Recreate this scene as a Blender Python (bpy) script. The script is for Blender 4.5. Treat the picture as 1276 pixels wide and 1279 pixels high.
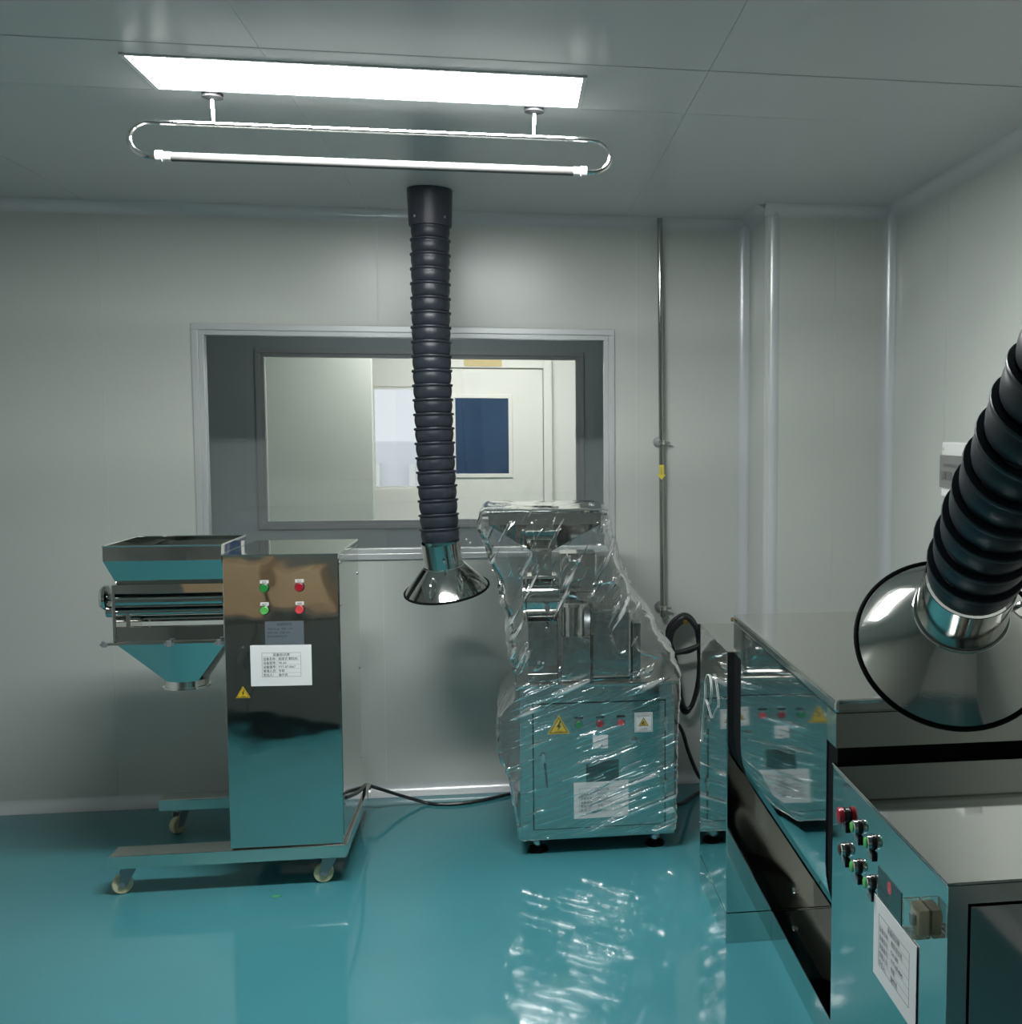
import bpy, bmesh, math, random
import numpy as np
from mathutils import Vector, Matrix, Quaternion, noise

random.seed(4)
for o in list(bpy.data.objects):
    bpy.data.objects.remove(o, do_unlink=True)
scene = bpy.context.scene
COL = scene.collection

# ------------------------------------------------------------------ camera
F_PX, YAW, PITCH, ROLL, CX, CY = 1386.0, 0.151, 0.0751, -0.002, 852.0, 639.5
CAM_Z = 1.72
_cy, _sy, _cp, _sp = math.cos(YAW), math.sin(YAW), math.cos(PITCH), math.sin(PITCH)
_f = Vector((_sy * _cp, _cy * _cp, -_sp))
_r = Vector((_cy, -_sy, 0))
_d = _f.cross(_r)
_cr, _sr = math.cos(ROLL), math.sin(ROLL)
RIGHT = _r * _cr + _d * _sr
DOWN = -_r * _sr + _d * _cr
cam_data = bpy.data.cameras.new('camera')
cam = bpy.data.objects.new('camera', cam_data)
COL.objects.link(cam)
cam.matrix_world = Matrix(((RIGHT.x, -DOWN.x, -_f.x, 0), (RIGHT.y, -DOWN.y, -_f.y, 0),
                           (RIGHT.z, -DOWN.z, -_f.z, CAM_Z), (0, 0, 0, 1)))
cam_data.sensor_fit = 'AUTO'
cam_data.sensor_width = 36.0
cam_data.lens = F_PX / 1279.0 * 36.0
cam_data.shift_x = (638.0 - CX) / 1279.0
cam_data.shift_y = (CY - 639.5) / 1279.0
cam_data.clip_start = 0.02
scene.camera = cam

def _ray(x, y):
    return RIGHT * ((x - CX) / F_PX) + DOWN * ((y - CY) / F_PX) + _f
def at_y(x, y, Y):
    v = _ray(x, y); v = v * (Y / v.y); return Vector((v.x, v.y, v.z + CAM_Z))
def at_z(x, y, Z):
    v = _ray(x, y); v = v * ((Z - CAM_Z) / v.z); return Vector((v.x, v.y, v.z + CAM_Z))
def at_x(x, y, X):
    v = _ray(x, y); v = v * (X / v.x); return Vector((v.x, v.y, v.z + CAM_Z))

# ------------------------------------------------------------------ light settings
LAMP = 76.0            # main ceiling panel
LAMP_FAR = 31.0        # panel lamp in the room behind the window
SKY = 1.0
world = bpy.data.worlds.new('world'); scene.world = world
world.use_nodes = True
bg = world.node_tree.nodes['Background']
bg.inputs[0].default_value = (0.90, 0.94, 1.0, 1)
bg.inputs[1].default_value = SKY
vs = scene.view_settings
vs.view_transform = 'Standard'
vs.look = 'None'
vs.gamma = 1.0
vs.use_curve_mapping = False
vs.exposure = 0.14

# ------------------------------------------------------------------ materials
MATS = {}
def new_mat(name):
    m = bpy.data.materials.new(name); m.use_nodes = True
    nt = m.node_tree
    return m, nt, nt.nodes['Principled BSDF']

def mat(name, col, rough=0.5, metal=0.0, spec=0.5, var=0.0, vscale=6.0, bump=0.0, bscale=40.0,
        bdist=0.002, coat=0.0, stretch=None, rvar=0.0, emit=0.0):
    m, nt, b = new_mat(name)
    c = (*col, 1)
    b.inputs['Base Color'].default_value = c
    b.inputs['Roughness'].default_value = rough
    b.inputs['Metallic'].default_value = metal
    b.inputs['Specular IOR Level'].default_value = spec
    b.inputs['Coat Weight'].default_value = coat
    if emit:
        b.inputs['Emission Color'].default_value = c
        b.inputs['Emission Strength'].default_value = emit
    tc = nt.nodes.new('ShaderNodeTexCoord')
    src = tc.outputs['Object']
    if stretch:
        mp = nt.nodes.new('ShaderNodeMapping'); mp.inputs['Scale'].default_value = stretch
        nt.links.new(src, mp.inputs['Vector']); src = mp.outputs['Vector']
    if var or rvar:
        n = nt.nodes.new('ShaderNodeTexNoise'); n.inputs['Scale'].default_value = vscale
        n.inputs['Detail'].default_value = 4
        nt.links.new(src, n.inputs['Vector'])
        if var:
            mx = nt.nodes.new('ShaderNodeMix'); mx.data_type = 'RGBA'
            mx.inputs[6].default_value = tuple(v * (1 - var) for v in col) + (1,)
            mx.inputs[7].default_value = tuple(min(1, v * (1 + var)) for v in col) + (1,)
            nt.links.new(n.outputs['Fac'], mx.inputs[0])
            nt.links.new(mx.outputs[2], b.inputs['Base Color'])
        if rvar:
            mr = nt.nodes.new('ShaderNodeMapRange')
            mr.inputs[3].default_value = max(0.01, rough - rvar); mr.inputs[4].default_value = rough + rvar
            nt.links.new(n.outputs['Fac'], mr.inputs[0])
            nt.links.new(mr.outputs[0], b.inputs['Roughness'])
    if bump:
        n2 = nt.nodes.new('ShaderNodeTexNoise'); n2.inputs['Scale'].default_value = bscale
        n2.inputs['Detail'].default_value = 2
        nt.links.new(src, n2.inputs['Vector'])
        bp = nt.nodes.new('ShaderNodeBump'); bp.inputs['Strength'].default_value = bump
        bp.inputs['Distance'].default_value = bdist
        nt.links.new(n2.outputs['Fac'], bp.inputs['Height'])
        nt.links.new(bp.outputs['Normal'], b.inputs['Normal'])
    MATS[name] = m
    return m

mat('wall_paint', (0.53, 0.55, 0.52), rough=0.27, var=0.03, vscale=2.0, bump=0.15, bscale=3.0, bdist=0.003)
mat('ceiling_paint', (0.50, 0.525, 0.525), rough=0.24, var=0.03, vscale=2.0, bump=0.15, bscale=2.5, bdist=0.003)
mat('joint', (0.58, 0.60, 0.58), rough=0.6, var=0.05)
mat('joint_dark', (0.20, 0.21, 0.21), rough=0.6, var=0.05)
mat('trim_alu', (0.56, 0.585, 0.60), rough=0.26, metal=0.12, var=0.02)
mat('frame_alu', (0.56, 0.58, 0.585), rough=0.30, metal=0.25, var=0.02)
mat('far_wall', (0.80, 0.80, 0.76), rough=0.5, var=0.02)
mat('partition', (0.60, 0.64, 0.59), rough=0.5, var=0.02)
mat('corridor_wall', (0.48, 0.54, 0.55), rough=0.5, var=0.05)
mat('door_white', (0.80, 0.80, 0.76), rough=0.45, var=0.02)
mat('floor_epoxy', (0.046, 0.196, 0.224), rough=0.08, spec=0.5, var=0.10, vscale=1.6, bump=0.10, bscale=5.0, bdist=0.004, coat=0.35)
mat('steel_mirror', (0.63, 0.63, 0.605), rough=0.05, metal=1.0, bump=0.5, bscale=3.0, bdist=0.010, rvar=0.02, vscale=8)
mat('steel_flat', (0.63, 0.63, 0.605), rough=0.045, metal=1.0, bump=0.07, bscale=2.2, bdist=0.006, rvar=0.015, vscale=8)
mat('steel_satin', (0.74, 0.73, 0.69), rough=0.13, metal=1.0, bump=0.05, bscale=4, bdist=0.004, rvar=0.05, vscale=5, var=0.04)
mat('steel_brushed', (0.60, 0.59, 0.56), rough=0.085, metal=1.0, bump=0.06, bscale=60, bdist=0.0006, stretch=(1, 1, 14), var=0.05)
mat('steel_bright', (0.80, 0.80, 0.79), rough=0.12, metal=1.0)
mat('chrome', (0.82, 0.82, 0.82), rough=0.08, metal=1.0)
mat('hose_rubber', (0.020, 0.024, 0.034), rough=0.40, spec=0.5, bump=0.2, bscale=60, bdist=0.001, var=0.25, vscale=20)
mat('collar_plastic', (0.036, 0.036, 0.050), rough=0.38, var=0.1)
mat('black_rubber', (0.006, 0.006, 0.007), spec=0.06, rough=0.6, var=0.2)
mat('cable_black', (0.010, 0.011, 0.014), rough=0.38, var=0.2)
mat('cap_white', (0.62, 0.61, 0.59), rough=0.4, var=0.02)
mat('tube_glass', (0.105, 0.103, 0.10), rough=0.2, var=0.02, spec=0.3)
mat('flange_grey', (0.05, 0.05, 0.055), rough=0.5, var=0.05)
mat('pipe_steel', (0.42, 0.42, 0.40), rough=0.12, metal=1.0)
mat('lever_steel', (0.16, 0.19, 0.21), rough=0.3, metal=0.8)
mat('box_white', (0.72, 0.73, 0.71), rough=0.4, var=0.02)
mat('box_window', (0.19, 0.19, 0.185), rough=0.15, var=0.1)
mat('box_breaker', (0.11, 0.11, 0.11), rough=0.3, var=0.1)
mat('paper', (0.72, 0.73, 0.73), rough=0.7, var=0.02, vscale=20)
mat('ink', (0.06, 0.06, 0.07), rough=0.7, var=0.05)
mat('sign_yellow', (0.62, 0.42, 0.02), rough=0.45, var=0.05)
mat('sign_black', (0.015, 0.014, 0.012), rough=0.5, var=0.05)
mat('button_green', (0.015, 0.20, 0.045), rough=0.3, var=0.08)
mat('button_green_light', (0.10, 0.42, 0.10), rough=0.25, var=0.08)
mat('button_red', (0.30, 0.010, 0.022), rough=0.28, var=0.08)
mat('button_red_light', (0.60, 0.06, 0.07), rough=0.25, var=0.08)
mat('button_dark', (0.05, 0.02, 0.02), rough=0.3, var=0.08)
mat('bezel_black', (0.012, 0.012, 0.013), rough=0.35, var=0.1)
mat('nylon_cream', (0.56, 0.54, 0.34), rough=0.45, var=0.06)
mat('zinc', (0.31, 0.33, 0.345), rough=0.38, metal=0.7, var=0.08)
mat('plate_grey', (0.20, 0.24, 0.27), rough=0.32, metal=0.5, var=0.06)
mat('plate_teal', (0.045, 0.10, 0.10), rough=0.35, metal=0.3, var=0.05)
mat('brass', (0.55, 0.33, 0.10), rough=0.25, metal=1.0)
mat('beige', (0.80, 0.70, 0.52), rough=0.5, var=0.05)
mat('arrow_yellow', (0.70, 0.58, 0.06), rough=0.5, var=0.05)
mat('label_tan', (0.62, 0.50, 0.24), rough=0.5, var=0.05)
mat('pane_blue', (0.030, 0.065, 0.135), rough=0.12, var=0.45, vscale=3.0)
mat('string_white', (0.55, 0.55, 0.53), rough=0.6, var=0.03)
mat('facade', (0.78, 0.80, 0.82), rough=0.8, var=0.04)
mat('speck_green', (0.03, 0.22, 0.10), rough=0.5, var=0.3, vscale=60)

def emit_mat(name, col, s):
    m = bpy.data.materials.new(name); m.use_nodes = True
    nt = m.node_tree; nt.nodes.clear()
    e = nt.nodes.new('ShaderNodeEmission'); e.inputs[0].default_value = (*col, 1); e.inputs[1].default_value = s
    o = nt.nodes.new('ShaderNodeOutputMaterial'); nt.links.new(e.outputs[0], o.inputs[0])
    MATS[name] = m
emit_mat('lamp_panel', (0.975, 1.0, 0.985), LAMP)
emit_mat('lamp_panel_far', (1.0, 0.98, 0.93), LAMP_FAR)

emit_mat('corridor_fill', (0.95, 0.98, 1.0), 2.8)  # glow of the added corridor fill lamp

def glass_mat(name, tint, ior, rough=0.01):
    m = bpy.data.materials.new(name); m.use_nodes = True
    nt = m.node_tree; nt.nodes.clear()
    t = nt.nodes.new('ShaderNodeBsdfTransparent'); t.inputs[0].default_value = (*tint, 1)
    g = nt.nodes.new('ShaderNodeBsdfGlossy'); g.inputs['Roughness'].default_value = rough
    g.inputs['Color'].default_value = (0.95, 0.97, 0.97, 1)
    fr = nt.nodes.new('ShaderNodeFresnel'); fr.inputs['IOR'].default_value = ior
    mx = nt.nodes.new('ShaderNodeMixShader'); o = nt.nodes.new('ShaderNodeOutputMaterial')
    nt.links.new(fr.outputs[0], mx.inputs[0]); nt.links.new(t.outputs[0], mx.inputs[1])
    nt.links.new(g.outputs[0], mx.inputs[2]); nt.links.new(mx.outputs[0], o.inputs[0])
    MATS[name] = m
glass_mat('glass', (0.985, 0.99, 0.988), 1.5)
glass_mat('clear_plastic', (0.96, 0.965, 0.955), 1.5, 0.04)

def film_mat():
    m = bpy.data.materials.new('film'); m.use_nodes = True
    nt = m.node_tree; nt.nodes.clear(); N = nt.nodes.new; L = nt.links.new
    tc = N('ShaderNodeTexCoord')
    def streaks(angle, scale, seed):
        # creases and painted highlight streaks: rotate the coordinates first, then stretch them
        r_ = N('ShaderNodeMapping'); r_.inputs['Rotation'].default_value = (0, math.radians(angle), 0)
        r_.inputs['Location'].default_value = (seed, 0, seed)
        L(tc.outputs['Object'], r_.inputs['Vector'])
        p_ = N('ShaderNodeMapping'); p_.inputs['Scale'].default_value = scale
        L(r_.outputs[0], p_.inputs['Vector'])
        n_ = N('ShaderNodeTexNoise'); n_.inputs['Scale'].default_value = 1.0; n_.inputs['Detail'].default_value = 2
        n_.inputs['Distortion'].default_value = 0.25
        L(p_.outputs[0], n_.inputs['Vector'])
        return n_
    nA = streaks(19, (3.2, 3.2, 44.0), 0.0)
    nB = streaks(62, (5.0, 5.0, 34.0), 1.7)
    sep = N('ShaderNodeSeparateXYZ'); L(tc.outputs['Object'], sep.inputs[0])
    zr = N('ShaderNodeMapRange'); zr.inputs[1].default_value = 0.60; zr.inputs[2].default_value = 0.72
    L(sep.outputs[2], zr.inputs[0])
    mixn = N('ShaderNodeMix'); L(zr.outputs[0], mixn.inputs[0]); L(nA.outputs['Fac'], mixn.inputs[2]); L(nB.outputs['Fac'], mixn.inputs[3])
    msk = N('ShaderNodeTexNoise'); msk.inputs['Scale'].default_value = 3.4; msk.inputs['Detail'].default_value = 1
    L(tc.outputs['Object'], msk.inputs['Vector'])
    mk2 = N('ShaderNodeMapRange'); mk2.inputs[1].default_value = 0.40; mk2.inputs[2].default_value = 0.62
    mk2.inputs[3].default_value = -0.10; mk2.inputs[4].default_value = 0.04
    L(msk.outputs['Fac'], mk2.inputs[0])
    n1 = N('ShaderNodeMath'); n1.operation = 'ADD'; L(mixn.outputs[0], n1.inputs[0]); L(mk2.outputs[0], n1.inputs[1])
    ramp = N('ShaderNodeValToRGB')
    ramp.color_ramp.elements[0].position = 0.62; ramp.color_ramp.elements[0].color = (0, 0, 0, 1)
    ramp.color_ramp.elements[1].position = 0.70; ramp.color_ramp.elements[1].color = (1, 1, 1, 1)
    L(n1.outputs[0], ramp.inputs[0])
    n2 = N('ShaderNodeTexNoise'); n2.inputs['Scale'].default_value = 16; n2.inputs['Detail'].default_value = 5
    n2.inputs['Distortion'].default_value = 1.2
    L(tc.outputs['Object'], n2.inputs['Vector'])
    add = N('ShaderNodeMath'); add.operation = 'ADD'
    rr_ = N('ShaderNodeMapRange'); rr_.interpolation_type = 'SMOOTHSTEP'
    rr_.inputs[1].default_value = 0.54; rr_.inputs[2].default_value = 0.70
    L(n1.outputs[0], rr_.inputs[0])
    sc_ = N('ShaderNodeMath'); sc_.operation = 'MULTIPLY'; sc_.inputs[1].default_value = 0.22; L(n2.outputs['Fac'], sc_.inputs[0])
    L(rr_.outputs[0], add.inputs[0]); L(sc_.outputs[0], add.inputs[1])
    bp = N('ShaderNodeBump'); bp.inputs['Strength'].default_value = 0.9; bp.inputs['Distance'].default_value = 0.012
    L(add.outputs[0], bp.inputs['Height'])
    t = N('ShaderNodeBsdfTransparent'); t.inputs[0].default_value = (0.965, 0.97, 0.97, 1)
    g = N('ShaderNodeBsdfGlossy'); g.inputs['Roughness'].default_value = 0.08
    g.inputs['Color'].default_value = (0.95, 0.95, 0.95, 1)
    L(bp.outputs[0], g.inputs['Normal'])
    fr = N('ShaderNodeFresnel'); fr.inputs['IOR'].default_value = 1.5
    L(bp.outputs[0], fr.inputs['Normal'])
    fm = N('ShaderNodeMath'); fm.operation = 'MULTIPLY_ADD'; fm.inputs[1].default_value = 1.5; fm.inputs[2].default_value = 0.02
    fm.use_clamp = True
    L(fr.outputs[0], fm.inputs[0])
    mx = N('ShaderNodeMixShader'); L(fm.outputs[0], mx.inputs[0]); L(t.outputs[0], mx.inputs[1]); L(g.outputs[0], mx.inputs[2])
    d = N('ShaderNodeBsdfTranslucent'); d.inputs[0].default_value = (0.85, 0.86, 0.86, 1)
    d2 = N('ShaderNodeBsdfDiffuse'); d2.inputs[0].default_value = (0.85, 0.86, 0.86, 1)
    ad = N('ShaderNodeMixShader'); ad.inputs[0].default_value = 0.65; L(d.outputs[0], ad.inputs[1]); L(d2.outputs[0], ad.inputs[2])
    cm = N('ShaderNodeMath'); cm.operation = 'MULTIPLY_ADD'; cm.inputs[1].default_value = 0.55; cm.inputs[2].default_value = 0.012  # crease whitening, which also paints lamp highlights into the film colour
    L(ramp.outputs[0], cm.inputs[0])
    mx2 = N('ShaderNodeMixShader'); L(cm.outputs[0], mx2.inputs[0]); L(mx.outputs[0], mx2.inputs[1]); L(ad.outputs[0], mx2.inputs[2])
    o = N('ShaderNodeOutputMaterial'); L(mx2.outputs[0], o.inputs[0])
    MATS['film'] = m
film_mat()

# ------------------------------------------------------------------ mesh helpers
WORLD_ORIGIN = {}
class MB:
    def __init__(s): s.v = []; s.f = []
    def add(s, vs_, fs_):
        n = len(s.v); s.v += [Vector(p) for p in vs_]; s.f += [tuple(i + n for i in f) for f in fs_]; return s
    def box(s, x0, x1, y0, y1, z0, z1):
        return s.add([(x0, y0, z0), (x1, y0, z0), (x1, y1, z0), (x0, y1, z0), (x0, y0, z1), (x1, y0, z1), (x1, y1, z1), (x0, y1, z1)],
                     [(0, 3, 2, 1), (4, 5, 6, 7), (0, 1, 5, 4), (1, 2, 6, 5), (2, 3, 7, 6), (3, 0, 4, 7)])
    def loft(s, rings, cap0=True, cap1=True, closed=True):
        n = len(rings[0]); vs_ = [p for r in rings for p in r]; fs_ = []
        for k in range(len(rings) - 1):
            for i in range(n if closed else n - 1):
                j = (i + 1) % n
                fs_.append((k * n + i, k * n + j, (k + 1) * n + j, (k + 1) * n + i))
        if cap0: fs_.append(tuple(range(n - 1, -1, -1)))
        if cap1: fs_.append(tuple((len(rings) - 1) * n + i for i in range(n)))
        return s.add(vs_, fs_)
    def cyl(s, p0, p1, r0, r1=None, n=20, caps=True):
        p0, p1 = Vector(p0), Vector(p1); r1 = r0 if r1 is None else r1
        w = (p1 - p0).normalized(); a = w.orthogonal().normalized(); b = w.cross(a)
        R = [[p + (a * math.cos(2 * math.pi * i / n) + b * math.sin(2 * math.pi * i / n)) * r for i in range(n)] for p, r in ((p0, r0), (p1, r1))]
        return s.loft(R, caps, caps)
    def lathe(s, prof, o, w, n=32, cap0=True, cap1=True):
        o, w = Vector(o), Vector(w).normalized(); a = w.orthogonal().normalized(); b = w.cross(a)
        R = [[o + w * t + (a * math.cos(2 * math.pi * i / n) + b * math.sin(2 * math.pi * i / n)) * r for i in range(n)] for r, t in prof]
        return s.loft(R, cap0, cap1)
    def tube(s, path, r, n=10, closed=False):
        path = [Vector(p) for p in path]; m = len(path); R = []
        a = None
        for i, p in enumerate(path):
            if closed: t = path[(i + 1) % m] - path[i - 1]
            else: t = path[min(i + 1, m - 1)] - path[max(i - 1, 0)]
            t.normalize()
            if a is None: a = t.orthogonal().normalized()
            a = (a - t * a.dot(t)).normalized(); b = t.cross(a)
            R.append([p + (a * math.cos(2 * math.pi * k / n) + b * math.sin(2 * math.pi * k / n)) * r for k in range(n)])
        if closed: R.append(R[0]); return s.loft(R, False, False)
        return s.loft(R)
    def prism(s, poly, a0, a1, axis):
        # poly: 2D points in the two axes other than `axis`, in (x,y,z) order
        def P(p, t):
            return {'x': (t, p[0], p[1]), 'y': (p[0], t, p[1]), 'z': (p[0], p[1], t)}[axis]
        return s.loft([[P(p, a0) for p in poly], [P(p, a1) for p in poly]])

def spline(pts, n=12):
    pts = [Vector(p) for p in pts]; out = []
    P = [pts[0] * 2 - pts[1]] + pts + [pts[-1] * 2 - pts[-2]]
    for i in range(1, len(P) - 2):
        a, b, c, d = P[i - 1:i + 3]
        for k in range(n):
            t = k / n
            out.append(0.5 * ((2 * b) + (c - a) * t + (2 * a - 5 * b + 4 * c - d) * t * t + (3 * b - a - 3 * c + d) * t ** 3))
    out.append(pts[-1]); return out

def build(name, mb, material, parent=None, smooth=True, bevel=0.0, label=None, keep_origin=None, angle=35, flip=True):
    xs = [p.x for p in mb.v]; ys = [p.y for p in mb.v]; zs = [p.z for p in mb.v]
    org = Vector(keep_origin) if keep_origin else Vector(((min(xs) + max(xs)) / 2, (min(ys) + max(ys)) / 2, min(zs)))
    me = bpy.data.meshes.new(name)
    me.from_pydata([tuple(p - org) for p in mb.v], [], mb.f)
    if flip:
        bm = bmesh.new(); bm.from_mesh(me); bmesh.ops.recalc_face_normals(bm, faces=bm.faces); bm.to_mesh(me); bm.free()
    me.materials.append(MATS[material] if isinstance(material, str) else material)
    if smooth:
        for p in me.polygons: p.use_smooth = True
        me.set_sharp_from_angle(angle=math.radians(angle))
    o = bpy.data.objects.new(name, me); COL.objects.link(o)
    WORLD_ORIGIN[o.name] = org
    if parent is not None:
        o.parent = parent; o.location = org - WORLD_ORIGIN[parent.name]
    else: o.location = org
    if bevel:
        b = o.modifiers.new('bevel', 'BEVEL'); b.width = bevel; b.segments = 2; b.limit_method = 'ANGLE'; b.angle_limit = math.radians(40)
    if label: o['label'] = label
    return o

def thing(name, loc, label, cat, group=None):
    o = bpy.data.objects.new(name, None); COL.objects.link(o); o.location = loc
    o.empty_display_size = 0.1
    WORLD_ORIGIN[o.name] = Vector(loc)
    o['label'] = label; o['category'] = cat
    if group: o['group'] = group
    return o
def tag(o, label, cat, group=None):
    o['label'] = label; o['category'] = cat
    if group: o['group'] = group
    return o
def struct(o, label=None, cat=None):
    o['kind'] = 'structure'
    if label: o['label'] = label
    if cat: o['category'] = cat
    return o
def copy_part(src, delta, parent, subs=True):
    c = src.copy(); COL.objects.link(c); c.parent = parent
    org = WORLD_ORIGIN[src.name] + Vector(delta); WORLD_ORIGIN[c.name] = org
    c.location = org - WORLD_ORIGIN[parent.name]
    if subs:
        for ch in list(src.children):
            copy_part(ch, delta, c)
    return c

# text laid out on a plane: returns MB with text in the plane (o, right, up), raised by eps along the normal
def text_mb(body, size, o, right, up, lift=0.0006, align='LEFT', width=None):
    cu = bpy.data.curves.new('t', 'FONT'); cu.body = body; cu.size = size; cu.align_x = align; cu.resolution_u = 2
    ob = bpy.data.objects.new('t', cu); COL.objects.link(ob)
    bpy.context.view_layer.update()
    dg = bpy.context.evaluated_depsgraph_get()
    me = bpy.data.meshes.new_from_object(ob.evaluated_get(dg))
    o, right, up = Vector(o), Vector(right), Vector(up); nrm = right.cross(up)
    k = 1.0
    if width and me.vertices:
        w = max(v.co.x for v in me.vertices) - min(v.co.x for v in me.vertices)
        if w > 1e-6: k = width / w
    mb = MB()
    mb.add([o + right * (v.co.x * k) + up * v.co.y + nrm * lift for v in me.vertices], [tuple(p.vertices) for p in me.polygons])
    bpy.data.objects.remove(ob, do_unlink=True); bpy.data.curves.remove(cu); bpy.data.meshes.remove(me)
    return mb
def plane_box(mb, o, right, up, x0, x1, y0, y1, d0, d1):
    # box given in plane coordinates: right/up extents and depth along the normal
    o, right, up = Vector(o), Vector(right), Vector(up); n = right.cross(up)
    P = lambda x, y, d: o + right * x + up * y + n * d
    return mb.add([P(x0, y0, d0), P(x1, y0, d0), P(x1, y1, d0), P(x0, y1, d0), P(x0, y0, d1), P(x1, y0, d1), P(x1, y1, d1), P(x0, y1, d1)],
                  [(0, 3, 2, 1), (4, 5, 6, 7), (0, 1, 5, 4), (1, 2, 6, 5), (2, 3, 7, 6), (3, 0, 4, 7)])

def notice(parent, o, right, up, w, h, rows, frame, label):
    """A5 identification sheet: o is its lower left corner"""
    mb = MB(); plane_box(mb, o, right, up, 0, w, 0, h, 0.0004, 0.0014)
    sh = build('notice_sheet', mb, 'paper', parent, smooth=False, label=label)
    fx0, fx1, fy0, fy1 = frame
    mb = MB(); t = 0.0007
    for a in ((fx0, fx1, fy0, fy0 + t), (fx0, fx1, fy1 - t, fy1), (fx0, fx0 + t, fy0, fy1), (fx1 - t, fx1, fy0, fy1)):
        plane_box(mb, o, right, up, *a, 0.0014, 0.0017)
    rh = (fy1 - fy0) / 6
    for k in range(1, 6):
        plane_box(mb, o, right, up, fx0, fx1, fy0 + k * rh - t / 4, fy0 + k * rh + t / 4, 0.0014, 0.0016)
    build('printed_frame', mb, 'ink', sh, smooth=False)
    mb = MB(); right, up = Vector(right), Vector(up)
    for k, (a, b) in enumerate(rows):
        y = fy1 - (k + 1) * rh + rh * 0.2
        if k == 0:
            m2 = text_mb(a, rh * 0.80, Vector(o) + right * ((fx0 + fx1) / 2) + up * y, right, up, 0.0018, 'CENTER')
            mb.add(m2.v, m2.f)
        else:
            for x, s_ in ((fx0 + 0.004, a), (fx0 + (fx1 - fx0) * 0.42, b)):
                if s_:
                    m2 = text_mb(s_, rh * 0.74, Vector(o) + right * x + up * y, right, up, 0.0018)
                    mb.add(m2.v, m2.f)
    build('printed_text', mb, 'ink', sh, smooth=False, flip=False)
    return sh

def warning_sign(parent, c, right, up, s, label, bolt=True):
    """yellow triangle of side s centred on c"""
    c, right, up = Vector(c), Vector(right), Vector(up); n = right.cross(up)
    def tri(k, d): return [c + (right * (math.cos(a)) + up * math.sin(a)) * (s * 0.577 * k) + n * d for a in (math.radians(90), math.radians(210), math.radians(330))]
    mb = MB(); mb.loft([tri(1.0, 0.0003), tri(1.0, 0.0010)])
    sg = build('warning_sign', mb, 'sign_yellow', parent, smooth=False, label=label)
    mb = MB(); A, B = tri(0.84, 0.0013), tri(0.74, 0.0013)
    for i in range(3):
        j = (i + 1) % 3; mb.add([A[i], A[j], B[j], B[i]], [(0, 1, 2, 3)])
    build('border', mb, 'sign_black', sg, smooth=False)
    mb = MB()
    P = [(0.05, 0.30), (-0.10, 0.02), (0.0, 0.04), (-0.06, -0.16), (0.12, 0.10), (0.02, 0.08), (0.12, 0.30)]
    mb.add([c + right * (x * s) + up * (y * s) + n * 0.0013 for x, y in P], [tuple(range(len(P)))])
    build('lightning_bolt', mb, 'sign_black', sg, smooth=False)
    if bolt:
        mb = text_mb('当心触电', s * 0.085, c - up * (s * 0.21), right, up, 0.0013, 'CENTER')
        build('caption', mb, 'sign_black', sg, smooth=False, flip=False)
    return sg

# ================================================================== ROOM
XL, XR, YB, YF, ZC = -2.75, 1.69, 5.26, -1.6, 2.70
COLX, COLY = 1.115, 4.85           # boxed column in the far right corner
PT = 0.0012                         # panel sheet thickness
WX0, WX1, WZ0, WZ1 = -1.385, 0.447, 1.14, 2.155   # window opening

fl = MB(); fl.box(XL - 0.05, XR + 0.05, YF - 0.05, 8.75, -0.06, 0.0)
struct(build('floor', fl, 'floor_epoxy', smooth=False), 'glossy teal epoxy floor', 'floor')

# ceiling: slab and sheet panels with joints
cl = MB(); cl.box(XL - 0.05, XR + 0.05, YF - 0.05, YB + 0.05, ZC + PT, ZC + 0.06)
ceil = struct(build('ceiling', cl, 'joint', smooth=False), 'pale grey panel ceiling', 'ceiling')
cxs = [XL, -1.82, -0.64, 0.54, XR]; cys = [YF, 0.72, 3.085, 3.505, YB]
for i in range(4):
    for j in range(4):
        gy0 = 0.004 if cys[j] in (0.72, 3.085) else 0.0012
        gy1 = 0.004 if cys[j + 1] in (0.72, 3.085) else 0.0012
        m = MB(); m.box(cxs[i] + 0.001, cxs[i + 1] - 0.001, cys[j] + gy0, cys[j + 1] - gy1, ZC, ZC + PT)
        build('panel', m, 'ceiling_paint', ceil, smooth=False)

build('joint_strip', MB().box(XL, XR, 3.0811, 3.0889, ZC + 0.0002, ZC + PT - 0.0001), 'joint_dark', ceil, smooth=False)

# back wall with window opening
def rects_minus(x0, x1, z0, z1):
    """boxes of a wall strip x0..x1 with the window cut out"""
    if x1 <= WX0 or x0 >= WX1: return [(x0, x1, z0, z1)]
    out = [(x0, x1, z0, WZ0), (x0, x1, WZ1, z1)]
    if x0 < WX0: out.append((x0, WX0, WZ0, WZ1))
    if x1 > WX1: out.append((WX1, x1, WZ0, WZ1))
    return out
m = MB()
for r in rects_minus(XL, COLX + 0.1, 0, ZC): m.box(r[0], r[1], YB + PT, YB + 0.05, r[2], r[3])
wb = struct(build('wall_back', m, 'joint', smooth=False), 'pale grey panel wall holding the window', 'wall')
sx = [XL, -1.786, -0.603, 0.579, COLX + 0.1]
for i in range(4):
    m = MB()
    for r in rects_minus(sx[i] + 0.0012, sx[i + 1] - 0.0012, 0, ZC): m.box(r[0], r[1], YB, YB + PT, r[2], r[3])
    build('panel', m, 'wall_paint', wb, smooth=False)
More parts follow.
